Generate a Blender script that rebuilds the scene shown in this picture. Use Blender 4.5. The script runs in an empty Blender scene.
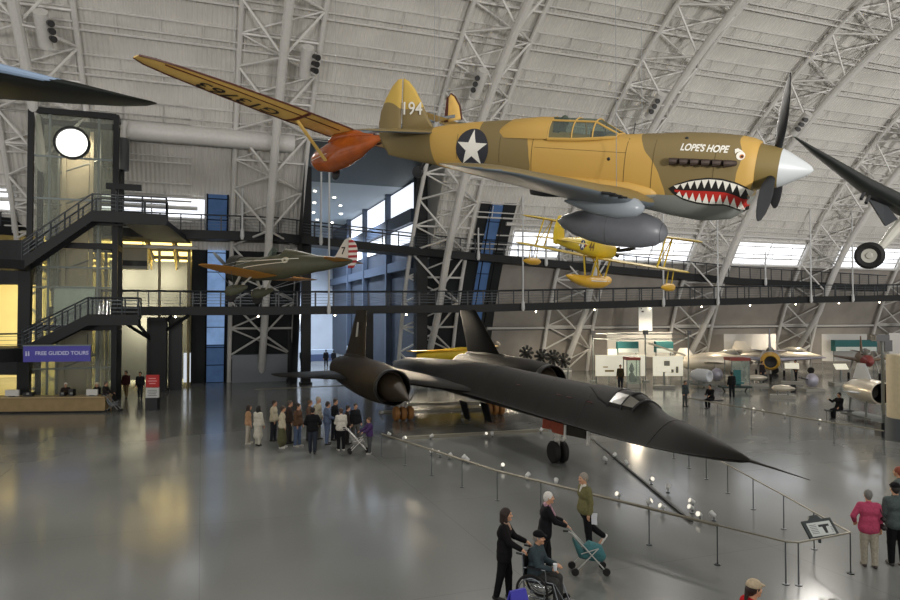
import bpy, bmesh, math, random
import numpy as np
from mathutils import Vector, Matrix, Euler
random.seed(7); rng = np.random.default_rng(7)
C = bpy.context.scene.collection
PI = math.pi
# ---------------------------------------------------------------- camera model
EYE, FPX, PITCH = 5.402, 683.0, -0.021
def at(px, py, Y):
    """world point seen at photo pixel px,py at distance Y along the hangar floor"""
    v = (300 - py) / FPX; s, c = math.sin(PITCH), math.cos(PITCH)
    dy, dz = c + v * s, -s + v * c
    k = Y / dy
    return Vector(((px - 450) / FPX * k, Y, EYE + dz * k))
def ground(px, py, z=0.0):
    v = (300 - py) / FPX; s, c = math.sin(PITCH), math.cos(PITCH)
    dy, dz = c + v * s, -s + v * c
    k = (z - EYE) / dz
    return Vector(((px - 450) / FPX * k, dy * k, z))
HR = math.radians(20.0)               # the hangar's long axis against the camera
cu, su = math.cos(HR), math.sin(HR)
def tc(p): return (p[0] * cu + p[1] * su, -p[0] * su + p[1] * cu)
def W(t, c, z=0.0): return Vector((t * cu - c * su, t * su + c * cu, z))
def t_at(px, c):                      # axis coordinate seen at column px on the line cross=c
    r = (px - 450) / FPX
    return c * (su + r * cu) / (cu - r * su)
# ---------------------------------------------------------------- materials
def lin(h):
    if isinstance(h, str):
        h = h.lstrip('#'); h = [int(h[i:i + 2], 16) / 255 for i in (0, 2, 4)]
    return tuple((x / 12.92 if x <= .04045 else ((x + .055) / 1.055) ** 2.4) for x in h)
MATS = {}
def mat(name, col, rough=.6, metal=0., noise=.0, nscale=6., bump=0., emit=None, estr=0., spec=.5, coat=0.):
    if name in MATS: return MATS[name]
    m = bpy.data.materials.new(name); m.use_nodes = True
    nt = m.node_tree; b = nt.nodes['Principled BSDF']
    c = lin(col)
    b.inputs['Base Color'].default_value = (*c, 1); b.inputs['Roughness'].default_value = rough
    b.inputs['Metallic'].default_value = metal; b.inputs['Specular IOR Level'].default_value = spec
    b.inputs['Coat Weight'].default_value = coat
    if noise or bump:
        tx = nt.nodes.new('ShaderNodeTexCoord'); n = nt.nodes.new('ShaderNodeTexNoise')
        n.inputs['Scale'].default_value = nscale; n.inputs['Detail'].default_value = 5
        nt.links.new(tx.outputs['Object'], n.inputs['Vector'])
        if noise:
            r = nt.nodes.new('ShaderNodeValToRGB')
            r.color_ramp.elements[0].position = .3; r.color_ramp.elements[1].position = .7
            r.color_ramp.elements[0].color = (*[x * (1 - noise) for x in c], 1)
            r.color_ramp.elements[1].color = (*[min(1, x * (1 + noise)) for x in c], 1)
            nt.links.new(n.outputs['Fac'], r.inputs['Fac']); nt.links.new(r.outputs['Color'], b.inputs['Base Color'])
        if bump:
            bp = nt.nodes.new('ShaderNodeBump'); bp.inputs['Strength'].default_value = bump; bp.inputs['Distance'].default_value = .02
            nt.links.new(n.outputs['Fac'], bp.inputs['Height']); nt.links.new(bp.outputs['Normal'], b.inputs['Normal'])
    if emit:
        b.inputs['Emission Color'].default_value = (*lin(emit), 1); b.inputs['Emission Strength'].default_value = estr
    MATS[name] = m
    return m
def cloth(col): return mat('cloth_' + col, col, .85, noise=.18, nscale=25, spec=.2)
def glass_mat(name, tint, gloss=.12, alpha=.8, rough=.03):
    if name in MATS: return MATS[name]
    m = bpy.data.materials.new(name); m.use_nodes = True; nt = m.node_tree; nt.nodes.clear()
    o = nt.nodes.new('ShaderNodeOutputMaterial'); t = nt.nodes.new('ShaderNodeBsdfTransparent'); g = nt.nodes.new('ShaderNodeBsdfPrincipled')
    t.inputs[0].default_value = (*lin(tint), 1); g.inputs['Base Color'].default_value = (*lin(tint), 1); g.inputs['Roughness'].default_value = rough
    x = nt.nodes.new('ShaderNodeMixShader'); x.inputs[0].default_value = 1 - alpha
    nt.links.new(t.outputs[0], x.inputs[1]); nt.links.new(g.outputs[0], x.inputs[2]); nt.links.new(x.outputs[0], o.inputs[0])
    MATS[name] = m
    return m
# ---------------------------------------------------------------- mesh building
class MB:
    def __init__(s): s.v = []; s.f = []; s.m = []
    def add(s, vs, fs, mi=0):
        b = len(s.v); s.v += [tuple(p) for p in vs]; s.f += [tuple(b + i for i in q) for q in fs]; s.m += [mi] * len(fs); return s
    def box(s, c, d, rz=0., R=None, mi=0):
        x, y, z = d[0] / 2, d[1] / 2, d[2] / 2
        M = R if R is not None else Matrix.Rotation(rz, 3, 'Z'); c = Vector(c)
        vs = [c + M @ Vector(p) for p in [(-x, -y, -z), (x, -y, -z), (x, y, -z), (-x, y, -z), (-x, -y, z), (x, -y, z), (x, y, z), (-x, y, z)]]
        return s.add(vs, [(0, 3, 2, 1), (4, 5, 6, 7), (0, 1, 5, 4), (1, 2, 6, 5), (2, 3, 7, 6), (3, 0, 4, 7)], mi)
    def tube(s, pts, r, n=8, mi=0, caps=True):
        pts = [Vector(p) for p in pts]; rs = r if isinstance(r, (list, tuple)) else [r] * len(pts)
        rings = []; prev = None
        for i, p in enumerate(pts):
            d = (pts[min(i + 1, len(pts) - 1)] - pts[max(i - 1, 0)])
            d = d.normalized() if d.length > 1e-9 else Vector((0, 0, 1))
            if prev is None: a = d.orthogonal().normalized()
            else:
                a = prev - d * prev.dot(d); a = a.normalized() if a.length > 1e-6 else d.orthogonal().normalized()
            prev = a; b = d.cross(a)
            rings.append([p + (a * math.cos(2 * PI * k / n) + b * math.sin(2 * PI * k / n)) * rs[i] for k in range(n)])
        return s.loft(rings, mi, caps)
    def loft(s, rings, mi=0, caps=True, closed=True):
        n = len(rings[0]); vs = [p for r in rings for p in r]; fs = []
        for i in range(len(rings) - 1):
            for k in range(n if closed else n - 1):
                k2 = (k + 1) % n
                fs.append((i * n + k, i * n + k2, (i + 1) * n + k2, (i + 1) * n + k))
        if caps: fs.append(tuple(range(n - 1, -1, -1))); fs.append(tuple((len(rings) - 1) * n + k for k in range(n)))
        return s.add(vs, fs, mi)
    def lathe(s, prof, o=(0, 0, 0), ax='Z', n=20, mi=0, caps=True):
        o = Vector(o); rings = []
        for r, h in prof:
            ring = []
            for k in range(n):
                a = 2 * PI * k / n; x, y = r * math.cos(a), r * math.sin(a)
                ring.append(o + (Vector((x, y, h)) if ax == 'Z' else Vector((h, x, y)) if ax == 'X' else Vector((y, h, x))))
            rings.append(ring)
        return s.loft(rings, mi, caps)
    def ball(s, c, r, n=10, mi=0):
        r = r if isinstance(r, (tuple, list)) else (r, r, r); c = Vector(c)
        rings = []
        for i in range(n + 1):
            a = PI * i / n; q = max(math.sin(a), .01)
            rings.append([c + Vector((r[0] * q * math.cos(2 * PI * k / (n * 2)), r[1] * q * math.sin(2 * PI * k / (n * 2)), -r[2] * math.cos(a))) for k in range(n * 2)])
        return s.loft(rings, mi)
    def plate(s, poly, th, mi=0):
        """flat polygon given in 3D, thickened by th along its normal"""
        p = [Vector(q) for q in poly]; nrm = Vector((0, 0, 0))
        for i in range(len(p)):
            nrm += p[i].cross(p[(i + 1) % len(p)])
        nrm.normalize(); n = len(p)
        vs = [q + nrm * th / 2 for q in p] + [q - nrm * th / 2 for q in p]
        return s.add(vs, [tuple(range(n)), tuple(range(2 * n - 1, n - 1, -1))] + [(i, n + i, n + (i + 1) % n, (i + 1) % n) for i in range(n)], mi)
    def wing(s, secs, n=14, mi=0, up=(0, 0, 1)):
        """secs: (LE point, chord, thickness, chord dir) -> airfoil loft"""
        rings = []
        for le, ch, th, d in secs:
            le = Vector(le); d = Vector(d).normalized(); u = Vector(up); ring = []
            xs = [(1 - math.cos(PI * i / n)) / 2 for i in range(n + 1)]
            yt = lambda x: 5 * th * (.2969 * math.sqrt(x) - .126 * x - .3516 * x * x + .2843 * x ** 3 - .1015 * x ** 4)
            for x in reversed(xs): ring.append(le + d * ch * x + u * ch * (yt(x) * 1.15 + .02 * th))
            for x in xs[1:-1]: ring.append(le + d * ch * x - u * ch * (yt(x) * .85))
            rings.append(ring)
        return s.loft(rings, mi)
    def build(s, name, m, parent=None, smooth=True, rz=0., loc=None, ang=35):
        me = bpy.data.meshes.new(name); me.from_pydata([tuple(p) for p in s.v], [], s.f); me.update()
        for q in (m if isinstance(m, (list, tuple)) else [m]): me.materials.append(q)
        if any(s.m): me.polygons.foreach_set('material_index', s.m)
        b = bmesh.new(); b.from_mesh(me); bmesh.ops.recalc_face_normals(b, faces=b.faces); b.to_mesh(me); b.free()
        if smooth:
            me.polygons.foreach_set('use_smooth', [True] * len(me.polygons)); me.set_sharp_from_angle(angle=math.radians(ang))
        return link(name, me, parent, rz, loc)
def link(name, me, parent=None, rz=0., loc=None):
    o = bpy.data.objects.new(name, me); C.objects.link(o)
    if parent: o.parent = parent
    o.rotation_euler.z = rz
    if loc: o.location = loc
    return o
def empty(name, loc=(0, 0, 0), rz=0., M=None):
    o = bpy.data.objects.new(name, None); C.objects.link(o); o.empty_display_size = .3
    if M is not None: o.matrix_world = M
    else: o.location = loc; o.rotation_euler.z = rz
    return o
def tag(o, label=None, cat=None, group=None, kind=None):
    if label: o['label'] = label
    if cat: o['category'] = cat
    if group: o['group'] = group
    if kind: o['kind'] = kind
    return o
def struct(o): o['kind'] = 'structure'; return o
def copy_tree(o, parent=None):
    c = o.copy(); C.objects.link(c)
    if parent: c.parent = parent
    for ch in list(o.children): copy_tree(ch, c)
    return c
def pose(x, y, z, yaw, pit, roll):
    c, s = math.cos, math.sin
    Rz = Matrix(((c(yaw), -s(yaw), 0), (s(yaw), c(yaw), 0), (0, 0, 1)))
    Ry = Matrix(((c(pit), 0, s(pit)), (0, 1, 0), (-s(pit), 0, c(pit))))
    Rx = Matrix(((1, 0, 0), (0, c(roll), -s(roll)), (0, s(roll), c(roll))))
    return Matrix.Translation((x, y, z)) @ (Rz @ Ry @ Rx).to_4x4()
def ring(x, zc, w, ht, hb, ex=2.0, n=32, yc=0.):
    r = []
    for k in range(n):
        a = 2 * PI * k / n; ca, sa = math.cos(a), math.sin(a)
        r.append(Vector((x, yc + w * math.copysign(abs(ca) ** (2 / ex), ca), zc + (ht if sa > 0 else hb) * math.copysign(abs(sa) ** (2 / ex), sa))))
    return r
def interp(tab, x):
    tab = sorted(tab); xs = [q[0] for q in tab]
    if x <= xs[0]: return tab[0][1:]
    if x >= xs[-1]: return tab[-1][1:]
    for i in range(len(xs) - 1):
        if xs[i] <= x <= xs[i + 1]:
            k = (x - xs[i]) / (xs[i + 1] - xs[i]); k = k * k * (3 - 2 * k) * .5 + k * .5
            return tuple(a + (b - a) * k for a, b in zip(tab[i][1:], tab[i + 1][1:]))
def text_poly(txt, size=1.0, bold=0.0):
    """2D triangles of a word, centred on its middle, height of capitals = size"""
    cu_ = bpy.data.curves.new('t', 'FONT'); cu_.body = txt; cu_.align_x = 'CENTER'; cu_.align_y = 'CENTER'; cu_.size = size / .72; cu_.offset = bold
    o = bpy.data.objects.new('t', cu_); C.objects.link(o)
    dg = bpy.context.evaluated_depsgraph_get(); me = bpy.data.meshes.new_from_object(o.evaluated_get(dg))
    vs = [tuple(v.co[:2]) for v in me.vertices]; fs = [tuple(p.vertices) for p in me.polygons]
    bpy.data.objects.remove(o); bpy.data.meshes.remove(me); bpy.data.curves.remove(cu_)
    return vs, fs
def text_obj(txt, size, m, origin, ex, ey, name='lettering', parent=None, off=.006, bold=0.0):
    vs, fs = text_poly(txt, size, bold); ex = Vector(ex).normalized(); ey = Vector(ey).normalized(); nn = ex.cross(ey); o = Vector(origin)
    mb = MB(); mb.add([o + ex * a + ey * b + nn * off for a, b in vs], fs)
    return mb.build(name, m, parent, smooth=False)
def surf_decal(name, loops, fmap, m, parent, step=.12, tris=None):
    """2D polygons cut into strips and laid onto a curved skin by fmap(a,b)->3D"""
    bm = bmesh.new()
    if tris:
        vs = [bm.verts.new((a, b, 0)) for a, b in tris[0]]
        for f in tris[1]:
            try: bm.faces.new([vs[i] for i in f])
            except ValueError: pass
    else:
        for lp in loops:
            vs = [bm.verts.new((a, b, 0)) for a, b in lp]; es = [bm.edges.new((vs[i], vs[(i + 1) % len(vs)])) for i in range(len(vs))]
            bmesh.ops.triangle_fill(bm, edges=es, use_beauty=True)
    xs = [v.co.x for v in bm.verts]; ys = [v.co.y for v in bm.verts]
    for lo, hi, ax in ((min(xs), max(xs), 0), (min(ys), max(ys), 1)):
        k = math.ceil(lo / step) * step
        while k < hi:
            no = (1, 0, 0) if ax == 0 else (0, 1, 0); co = (k, 0, 0) if ax == 0 else (0, k, 0)
            bmesh.ops.bisect_plane(bm, geom=bm.verts[:] + bm.edges[:] + bm.faces[:], plane_co=co, plane_no=no); k += step
    for v in bm.verts: v.co = fmap(v.co.x, v.co.y)
    me = bpy.data.meshes.new(name); bm.to_mesh(me); bm.free(); me.materials.append(m)
    return link(name, me, parent)
def spot(loc, to, power, size=60, col=(1, 1, 1), blend=.6, rad=.3):
    l = bpy.data.lights.new('spot_lamp', 'SPOT'); l.energy = power; l.spot_size = math.radians(size); l.spot_blend = blend; l.color = col; l.shadow_soft_size = rad
    o = bpy.data.objects.new('spot_light', l); C.objects.link(o); o.location = loc
    o.rotation_euler = (Vector(to) - Vector(loc)).to_track_quat('-Z', 'Y').to_euler(); return o
def area(loc, to, power, sx, sy, col=(1, 1, 1)):
    l = bpy.data.lights.new('panel', 'AREA'); l.shape = 'RECTANGLE'; l.size = sx; l.size_y = sy; l.energy = power; l.color = col
    o = bpy.data.objects.new('panel_light', l); C.objects.link(o); o.location = loc
    o.rotation_euler = (Vector(to) - Vector(loc)).to_track_quat('-Z', 'Y').to_euler(); return o
def point(loc, power, col=(1, 1, 1), rad=.15):
    l = bpy.data.lights.new('bulb', 'POINT'); l.energy = power; l.color = col; l.shadow_soft_size = rad
    o = bpy.data.objects.new('bulb_light', l); C.objects.link(o); o.location = loc; return o
# ================================================================ THE HANGAR
M_steel = mat('white_painted_steel', '#c9c7c2', .5, noise=.05)
M_dark = mat('black_painted_steel', '#0c0e10', .5, noise=.1, spec=.3)
M_dark2 = mat('charcoal_panel', '#15191c', .55, noise=.12, nscale=2)
def hull_mat(name, col, stripes=True):
    m = mat(name, col, .7); nt = m.node_tree; b = nt.nodes['Principled BSDF']
    tx = nt.nodes.new('ShaderNodeTexCoord'); w = nt.nodes.new('ShaderNodeTexWave'); w.bands_direction = 'X'
    w.inputs['Scale'].default_value = 1.1; nt.links.new(tx.outputs['Object'], w.inputs['Vector'])
    n = nt.nodes.new('ShaderNodeTexNoise'); n.inputs['Scale'].default_value = .35; n.inputs['Detail'].default_value = 4
    nt.links.new(tx.outputs['Object'], n.inputs['Vector'])
    r = nt.nodes.new('ShaderNodeValToRGB'); c = lin(col)
    r.color_ramp.elements[0].position = .3; r.color_ramp.elements[1].position = .75
    r.color_ramp.elements[0].color = (*[x * .86 for x in c], 1); r.color_ramp.elements[1].color = (*[min(1, x * 1.08) for x in c], 1)
    nt.links.new(n.outputs['Fac'], r.inputs['Fac']); nt.links.new(r.outputs['Color'], b.inputs['Base Color'])
    bp = nt.nodes.new('ShaderNodeBump'); bp.inputs['Strength'].default_value = .55; bp.inputs['Distance'].default_value = .12
    nt.links.new(w.outputs['Color'], bp.inputs['Height']); nt.links.new(bp.outputs['Normal'], b.inputs['Normal'])
    return m
M_hull = hull_mat('ribbed_ceiling_sheet', '#d6d3cc')
M_lower = mat('grey_lower_wall', '#98928a', .75, noise=.12, nscale=.6)
RH, C0, ZC = 38.5, 19.9, -7.5
def hull(t, phi, off=0.0):           # local hangar coordinates
    r = RH - off; return Vector((t, C0 + r * math.cos(phi), ZC + r * math.sin(phi)))
def phi_z(z, off=0.): return math.asin(min(1, (z - ZC) / (RH - off)))
def hull_patch(t0, t1, z0, z1, off=0., th=0., nph=None, phi1=None):
    p0 = phi_z(max(z0, 0), off); p1 = phi1 if phi1 is not None else phi_z(z1, off); n = nph or max(2, int((p1 - p0) / math.radians(2)))
    mb = MB(); nt = max(1, int((t1 - t0) / 8)); g = [[hull(t0 + (t1 - t0) * i / nt, p0 + (p1 - p0) * j / n, off) for j in range(n + 1)] for i in range(nt + 1)]
    return mb.loft(g, caps=False, closed=False)
# floor
fl = MB(); fl.add([(-90, -16, 0), (140, -16, 0), (140, 112, 0), (-90, 112, 0)], [(0, 1, 2, 3)])
mf = mat('polished_concrete', '#7d7f7c', .2, spec=.42); nt = mf.node_tree; b_ = nt.nodes['Principled BSDF']
tx = nt.nodes.new('ShaderNodeTexCoord')
n1 = nt.nodes.new('ShaderNodeTexNoise'); n1.inputs['Scale'].default_value = .12; n1.inputs['Detail'].default_value = 2; n1.inputs['Roughness'].default_value = .6
n2 = nt.nodes.new('ShaderNodeTexNoise'); n2.inputs['Scale'].default_value = .35; n2.inputs['Detail'].default_value = 1
br = nt.nodes.new('ShaderNodeTexBrick'); br.offset = 0; br.inputs['Scale'].default_value = .16; br.inputs['Mortar Size'].default_value = .002; br.inputs['Mortar Smooth'].default_value = .5
br.inputs['Brick Width'].default_value = 1.0; br.inputs['Row Height'].default_value = 1.0
br.inputs['Color1'].default_value = (1, 1, 1, 1); br.inputs['Color2'].default_value = (.96, .96, .96, 1); br.inputs['Mortar'].default_value = (.72, .72, .72, 1)
for q in (n1, n2, br): nt.links.new(tx.outputs['Object'], q.inputs['Vector'])
rp = nt.nodes.new('ShaderNodeValToRGB'); rp.color_ramp.elements[0].position = .35; rp.color_ramp.elements[1].position = .68
rp.color_ramp.elements[0].color = (*lin('#727471'), 1); rp.color_ramp.elements[1].color = (*lin('#878986'), 1)
mx = nt.nodes.new('ShaderNodeMixRGB'); mx.blend_type = 'MULTIPLY'; mx.inputs[0].default_value = .8
nt.links.new(n1.outputs['Fac'], rp.inputs['Fac']); nt.links.new(rp.outputs['Color'], mx.inputs[1]); nt.links.new(br.outputs['Color'], mx.inputs[2]); nt.links.new(mx.outputs['Color'], b_.inputs['Base Color'])
mr = nt.nodes.new('ShaderNodeMapRange'); mr.inputs['From Min'].default_value = .3; mr.inputs['From Max'].default_value = .7; mr.inputs['To Min'].default_value = .13; mr.inputs['To Max'].default_value = .18
nt.links.new(n2.outputs['Fac'], mr.inputs['Value']); nt.links.new(mr.outputs['Result'], b_.inputs['Roughness'])

struct(fl.build('floor', mf, rz=HR))
# curved shell: lower wall below the glow strip, ribbed sheet above
T0, TY, TB0, TB1, TE_, T1 = -60., -20., -.7, 6.9, 17.7, 125.
ZCL = 10.3                                  # foot of the glow strip
shell = MB()
for a, b, z in ((T0, TY, 0), (TY, TB0, 10.9), (TB0, TB1, 0), (TB1, TE_, 17.8), (TE_, T1, 0)):
    q = hull_patch(a, b, z, 0, phi1=math.radians(101)); shell.add(q.v, q.f)
struct(shell.build('ceiling', M_hull, rz=HR))
low = MB(); q = hull_patch(TE_ + 6.2, T1, 0, ZCL, .04); low.add(q.v, q.f); q = hull_patch(T0, TY, 0, ZCL, .04); low.add(q.v, q.f)
struct(low.build('wall_far', M_lower, rz=HR))
M_glow = mat('uplight_glow_strip', '#eef2f6', .4, emit='#f2f6ff', estr=1.5)  # uplight glow on the far wall, painted as an emissive strip
def glow_strips(ranges, zz0, zz1):
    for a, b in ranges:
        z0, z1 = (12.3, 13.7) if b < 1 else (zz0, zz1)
        w = hull_patch(a, b, z0, z1, .1).build('glow_strip', M_glow, rz=HR); struct(w)
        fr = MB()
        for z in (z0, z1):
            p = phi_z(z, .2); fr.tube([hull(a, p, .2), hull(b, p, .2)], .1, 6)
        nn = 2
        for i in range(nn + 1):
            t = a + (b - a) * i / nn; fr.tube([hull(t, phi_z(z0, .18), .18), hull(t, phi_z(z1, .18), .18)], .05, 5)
        fr.build('panel_frame', M_steel, w)
glow_strips([(-36.5, -25.8), (-20.8, -11.9), (-6.9, .2), (25.0, 29.7), (34.9, 43.7), (48.8, 57.6), (62.7, 71.5), (76.6, 85.4), (90.5, 99.3)], 10.4, 12.5)
# rails and mid-height ledge along the far wall
lg = MB()
for z, r in ((ZCL, .14), (4.15, .12), (13.0, .16)):
    p = phi_z(z, .3); lg.tube([hull(24, p, .3), hull(T1, p, .3)], r, 6); lg.tube([hull(T0, p, .3), hull(-.3, p, .3)], r, 6) if z > 9 else None
struct(lg.build('trim_1', M_steel, rz=HR))
band = MB(); q = hull_patch(24, T1, 3.95, 4.3, .2); band.add(q.v, q.f)
struct(band.build('trim_2', mat('dark_ledge', '#4a4a4a', .6), rz=HR))
# purlins: twin rails along the vault
for k in range(17):
    p = math.radians(29 + k * 4.3); z = ZC + RH * math.sin(p)
    pm = MB()
    for a, b in (((T0, T1),) if z > 18.3 else ((T0, TB0), (TE_ if z < 17.8 else T0, T1))):
        for dp, off, r in ((0, .45, .07), (.012, .45, .05), (.03, .12, .06)):
            n = 2; pm.tube([hull(a, p + dp, off), hull(b, p + dp, off)], r, 5)
        t = a
        while t < b: pm.tube([hull(t, p, .45), hull(t, p + .03, .12)], .035, 4); t += 2.4
    struct(pm.build('purlin', M_steel, rz=HR))
# three-chord arched trusses
M_truss = mat('truss_white_steel', '#d2d0cb', .45, noise=.04)
M_lampcan = mat('black_flood_lamp', '#141414', .4)
M_flood = mat('flood_glass', '#fff6e8', .2, emit='#fff1dc', estr=3.)
def truss(tm):
    mb = MB(); ho = 2.45
    N = 26; ps = [phi_z(0) + (math.radians(100) - phi_z(0)) * i / N for i in range(N + 1)]
    def inn(i): return hull(tm, ps[i], min(2.5, .35 + i * .8))
    L = [hull(tm - ho, p, .45) for p in ps]; Rr = [hull(tm + ho, p, .45) for p in ps]; I = [inn(i) for i in range(N + 1)]
    mb.tube(L, .17, 8); mb.tube(Rr, .17, 8); mb.tube(I, .29, 10)
    for i in range(N):
        a, b = (i, i + 1) if i % 2 == 0 else (i + 1, i)
        mb.tube([I[a], L[b]], .085, 6); mb.tube([I[a], Rr[b]], .085, 6)
        if i % 2 == 0: mb.tube([L[i], Rr[i]], .09, 6); mb.tube([L[i], Rr[i + 1 if i + 1 <= N else i]], .07, 6)
        else: mb.tube([Rr[i], L[i + 1]], .07, 6)
    mb.box((tm, I[0].y, .15), (1.1, 1.1, .3))
    o = struct(mb.build('roof_truss', M_truss, rz=HR))
    # floodlight trunk: white drum with three black lamps
    k = 12; sg_ = -1 if tm > 10 else 1; c = inn(k) + Vector((1.3 * sg_, -.5, -.3)); d = (inn(k + 1) - inn(k - 1)).normalized()
    t = empty('floodlight_cluster', W(c.x, c.y, c.z), HR); fr = MB(); fr.tube([-d * 1.0, d * 1.0], .36, 12); fr.tube([(-1.3 * sg_, .5, .3), (0, 0, 0)], .07, 6); fr.build('lamp_housing', M_steel, t)
    for j in (-1, 0, 1):
        q = d * (j * .45) + Vector((.36 * sg_, -.25, -.1)); lm = MB(); lm.tube([q, q + Vector((.2 * sg_, -.42, -.22))], [.13, .18], 12); lo = lm.build('flood_lamp', M_lampcan, t)
        g = MB(); g.tube([q + Vector((.2 * sg_, -.42, -.22)), q + Vector((.206 * sg_, -.433, -.226))], .14, 12); g.build('lamp_lens', M_lampcan, lo)
    return o, t, W(c.x, c.y, c.z)
FLOODS = []
names = {-23.25: 'white floodlight drum high on the truss beyond the left frame edge', -9.35: 'white drum of three black floodlights above the dark wing at top left',
         4.55: 'white drum of three black floodlights on the truss behind the yellow sailplane wing', 18.45: 'white drum with three black floods behind the tan fighter\'s fin',
         32.35: 'white drum with three black floods above the tan fighter\'s cockpit', 46.25: 'white drum with three black floods behind the propeller of the shark-mouthed fighter',
         60.15: 'white drum with three black floods above the dark wing at the right edge', 74.05: 'white floodlight drum on the truss farthest along the far wall'}
for tm in sorted(names):
    o, t, p = truss(tm); FLOODS.append(p)
    tag(t, names[tm], 'floodlight', 'floodlight clusters on the roof trusses')
for tm in (87.95, 101.85):
    o, t, p = truss(tm); tag(t, 'white floodlight drum on a far truss past the right edge', 'floodlight', 'floodlight clusters on the roof trusses')
# white air duct along the vault on the left
dz = 17.3; dc = hull(0, phi_z(dz), 1.3)
d = MB(); d.tube([(-4.6, dc.y, dz), (6.0, dc.y, dz)], .62, 20)
for t in (-4.5, -2.5, 1, 4.5): d.tube([(t - .06, dc.y, dz), (t + .06, dc.y, dz)], .66, 20)
for t in (-4, 3): d.tube([(t, dc.y, dz), (t, dc.y + 1.5, dz + .4)], .06, 6)
tag(d.build('air_duct', M_steel, rz=HR), 'long round white air duct running along the wall above the stair landing', 'duct')
# ---------------------------------------------------------------- dark panels beside the openings, blue glowing panels
dk = MB()
for a, b, z0, z1 in ((TB0, .35, 0, 10.2), (1.75, TB1, 0, 10.2), (TE_, 21.4, 0, 10.2), (21.4, 22.3, 0, 14.6), (23.4, 24.6, 0, 14.6)):
    q = hull_patch(a, b, z0, z1, .12); dk.add(q.v, q.f)
struct(dk.build('wall_dark_panel', M_dark2, rz=HR))
M_blue = mat('blue_glow_panel', '#86a4cc', .25, noise=.5, nscale=.9, emit='#7fa0d0', estr=.5)  # blue light on these panels is put into the material as emission
M_blue2 = mat('dim_blue_glow_panel', '#3d5474', .25, noise=.35, nscale=.7, emit='#5575a5', estr=.22)
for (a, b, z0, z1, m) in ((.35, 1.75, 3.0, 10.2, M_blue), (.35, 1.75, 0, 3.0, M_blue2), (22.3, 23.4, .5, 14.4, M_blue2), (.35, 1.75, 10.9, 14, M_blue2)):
    w = struct(hull_patch(a, b, z0, z1, .2).build('blue_panel', m, rz=HR)); fr = MB()
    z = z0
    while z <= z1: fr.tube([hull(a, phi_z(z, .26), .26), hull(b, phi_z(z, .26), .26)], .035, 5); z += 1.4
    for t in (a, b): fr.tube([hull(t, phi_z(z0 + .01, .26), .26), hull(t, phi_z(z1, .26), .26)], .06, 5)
    fr.build('panel_frame', M_dark, w)
# ---------------------------------------------------------------- annex hall behind the opening (bright, cool)
M_hallwall = mat('cool_grey_wall', '#b9c4d4', .7, noise=.1, nscale=.3)
M_hallceil = mat('white_ceiling', '#aab2b8', .7)
q = MB()
q.add([(TE_, 57, 0), (TE_, 98.5, 0), (TE_, 98.5, 18.4), (TE_, 57, 18.4)], [(0, 1, 2, 3)]); struct(q.build('wall_hall_right', mat('blue_grey_wall', '#2d3747', .6, noise=.1, nscale=.4), rz=HR, smooth=False))
q = MB(); q.add([(TB1 - 14, 98, 0), (TE_, 98, 0), (TE_, 98, 18.4), (TB1 - 14, 98, 18.4)], [(0, 1, 2, 3)]); struct(q.build('wall_hall_back', M_hallwall, rz=HR, smooth=False))
q = MB(); q.add([(TB1, 53, 0), (TB1, 62, 0), (TB1, 62, 18.4), (TB1, 48.8, 18.4)], [(0, 1, 2, 3)]); q.add([(TB1, 62, 0), (TB1 - 14, 62, 0), (TB1 - 14, 62, 18.4), (TB1, 62, 18.4)], [(0, 1, 2, 3)])
q.add([(TB1 - 14, 62, 0), (TB1 - 14, 98, 0), (TB1 - 14, 98, 18.4), (TB1 - 14, 62, 18.4)], [(0, 1, 2, 3)]); struct(q.build('wall_hall_left', M_dark2, rz=HR, smooth=False))
hc = MB(); hc.box((3.5, 80, 17.45), (29.5, 37, .3)); struct(hc.build('ceiling_hall', M_hallceil, rz=HR, smooth=False))
sf = MB(); sf.add([(TB1, 48.6, 17.85), (TE_, 48.6, 17.85), (TE_, 61.6, 17.3), (TB1, 61.6, 17.3)], [(0, 1, 2, 3)]); struct(sf.build('ceiling_soffit', mat('dark_green_soffit', '#3b4644', .6), rz=HR, smooth=False))
M_clear2 = mat('annex_clerestory', '#eef2f6', .4, emit='#eef4ff', estr=1.1)
M_down = mat('downlight_glow', '#fff4de', .3, emit='#fff3dd', estr=16.)
dl = 0
for t, c in ((10.2, 66), (12.6, 69), (11.2, 73), (14.2, 74), (9.6, 78), (12.2, 80), (15.4, 80), (10.8, 85), (13.6, 86), (12, 90), (15.8, 88), (9.4, 91)):
    m = MB(); m.lathe([(.0, 0), (.13, 0), (.15, .1), (.0, .1)], (0, 0, 0), n=12); o = m.build('ceiling_downlight', M_down, loc=W(t, c, 17.22)); tag(o, 'small round downlight in the white ceiling of the hall beyond the opening', 'ceiling light', 'downlights of the hall ceiling')
q = MB(); q.add([(TE_, 48.9, 18.4), (TE_, 53.6, 10), (TE_, 57, 10), (TE_, 57, 18.4)], [(0, 1, 2, 3)]); struct(q.build('wall_jamb', M_hull, rz=HR, smooth=False))
q = MB(); q.add([(TE_, 53.6, 10), (TE_, 57.4, 0), (TE_, 57.4, 10)], [(0, 1, 2)]); struct(q.build('wall_jamb_lower', M_dark2, rz=HR, smooth=False))
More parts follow.
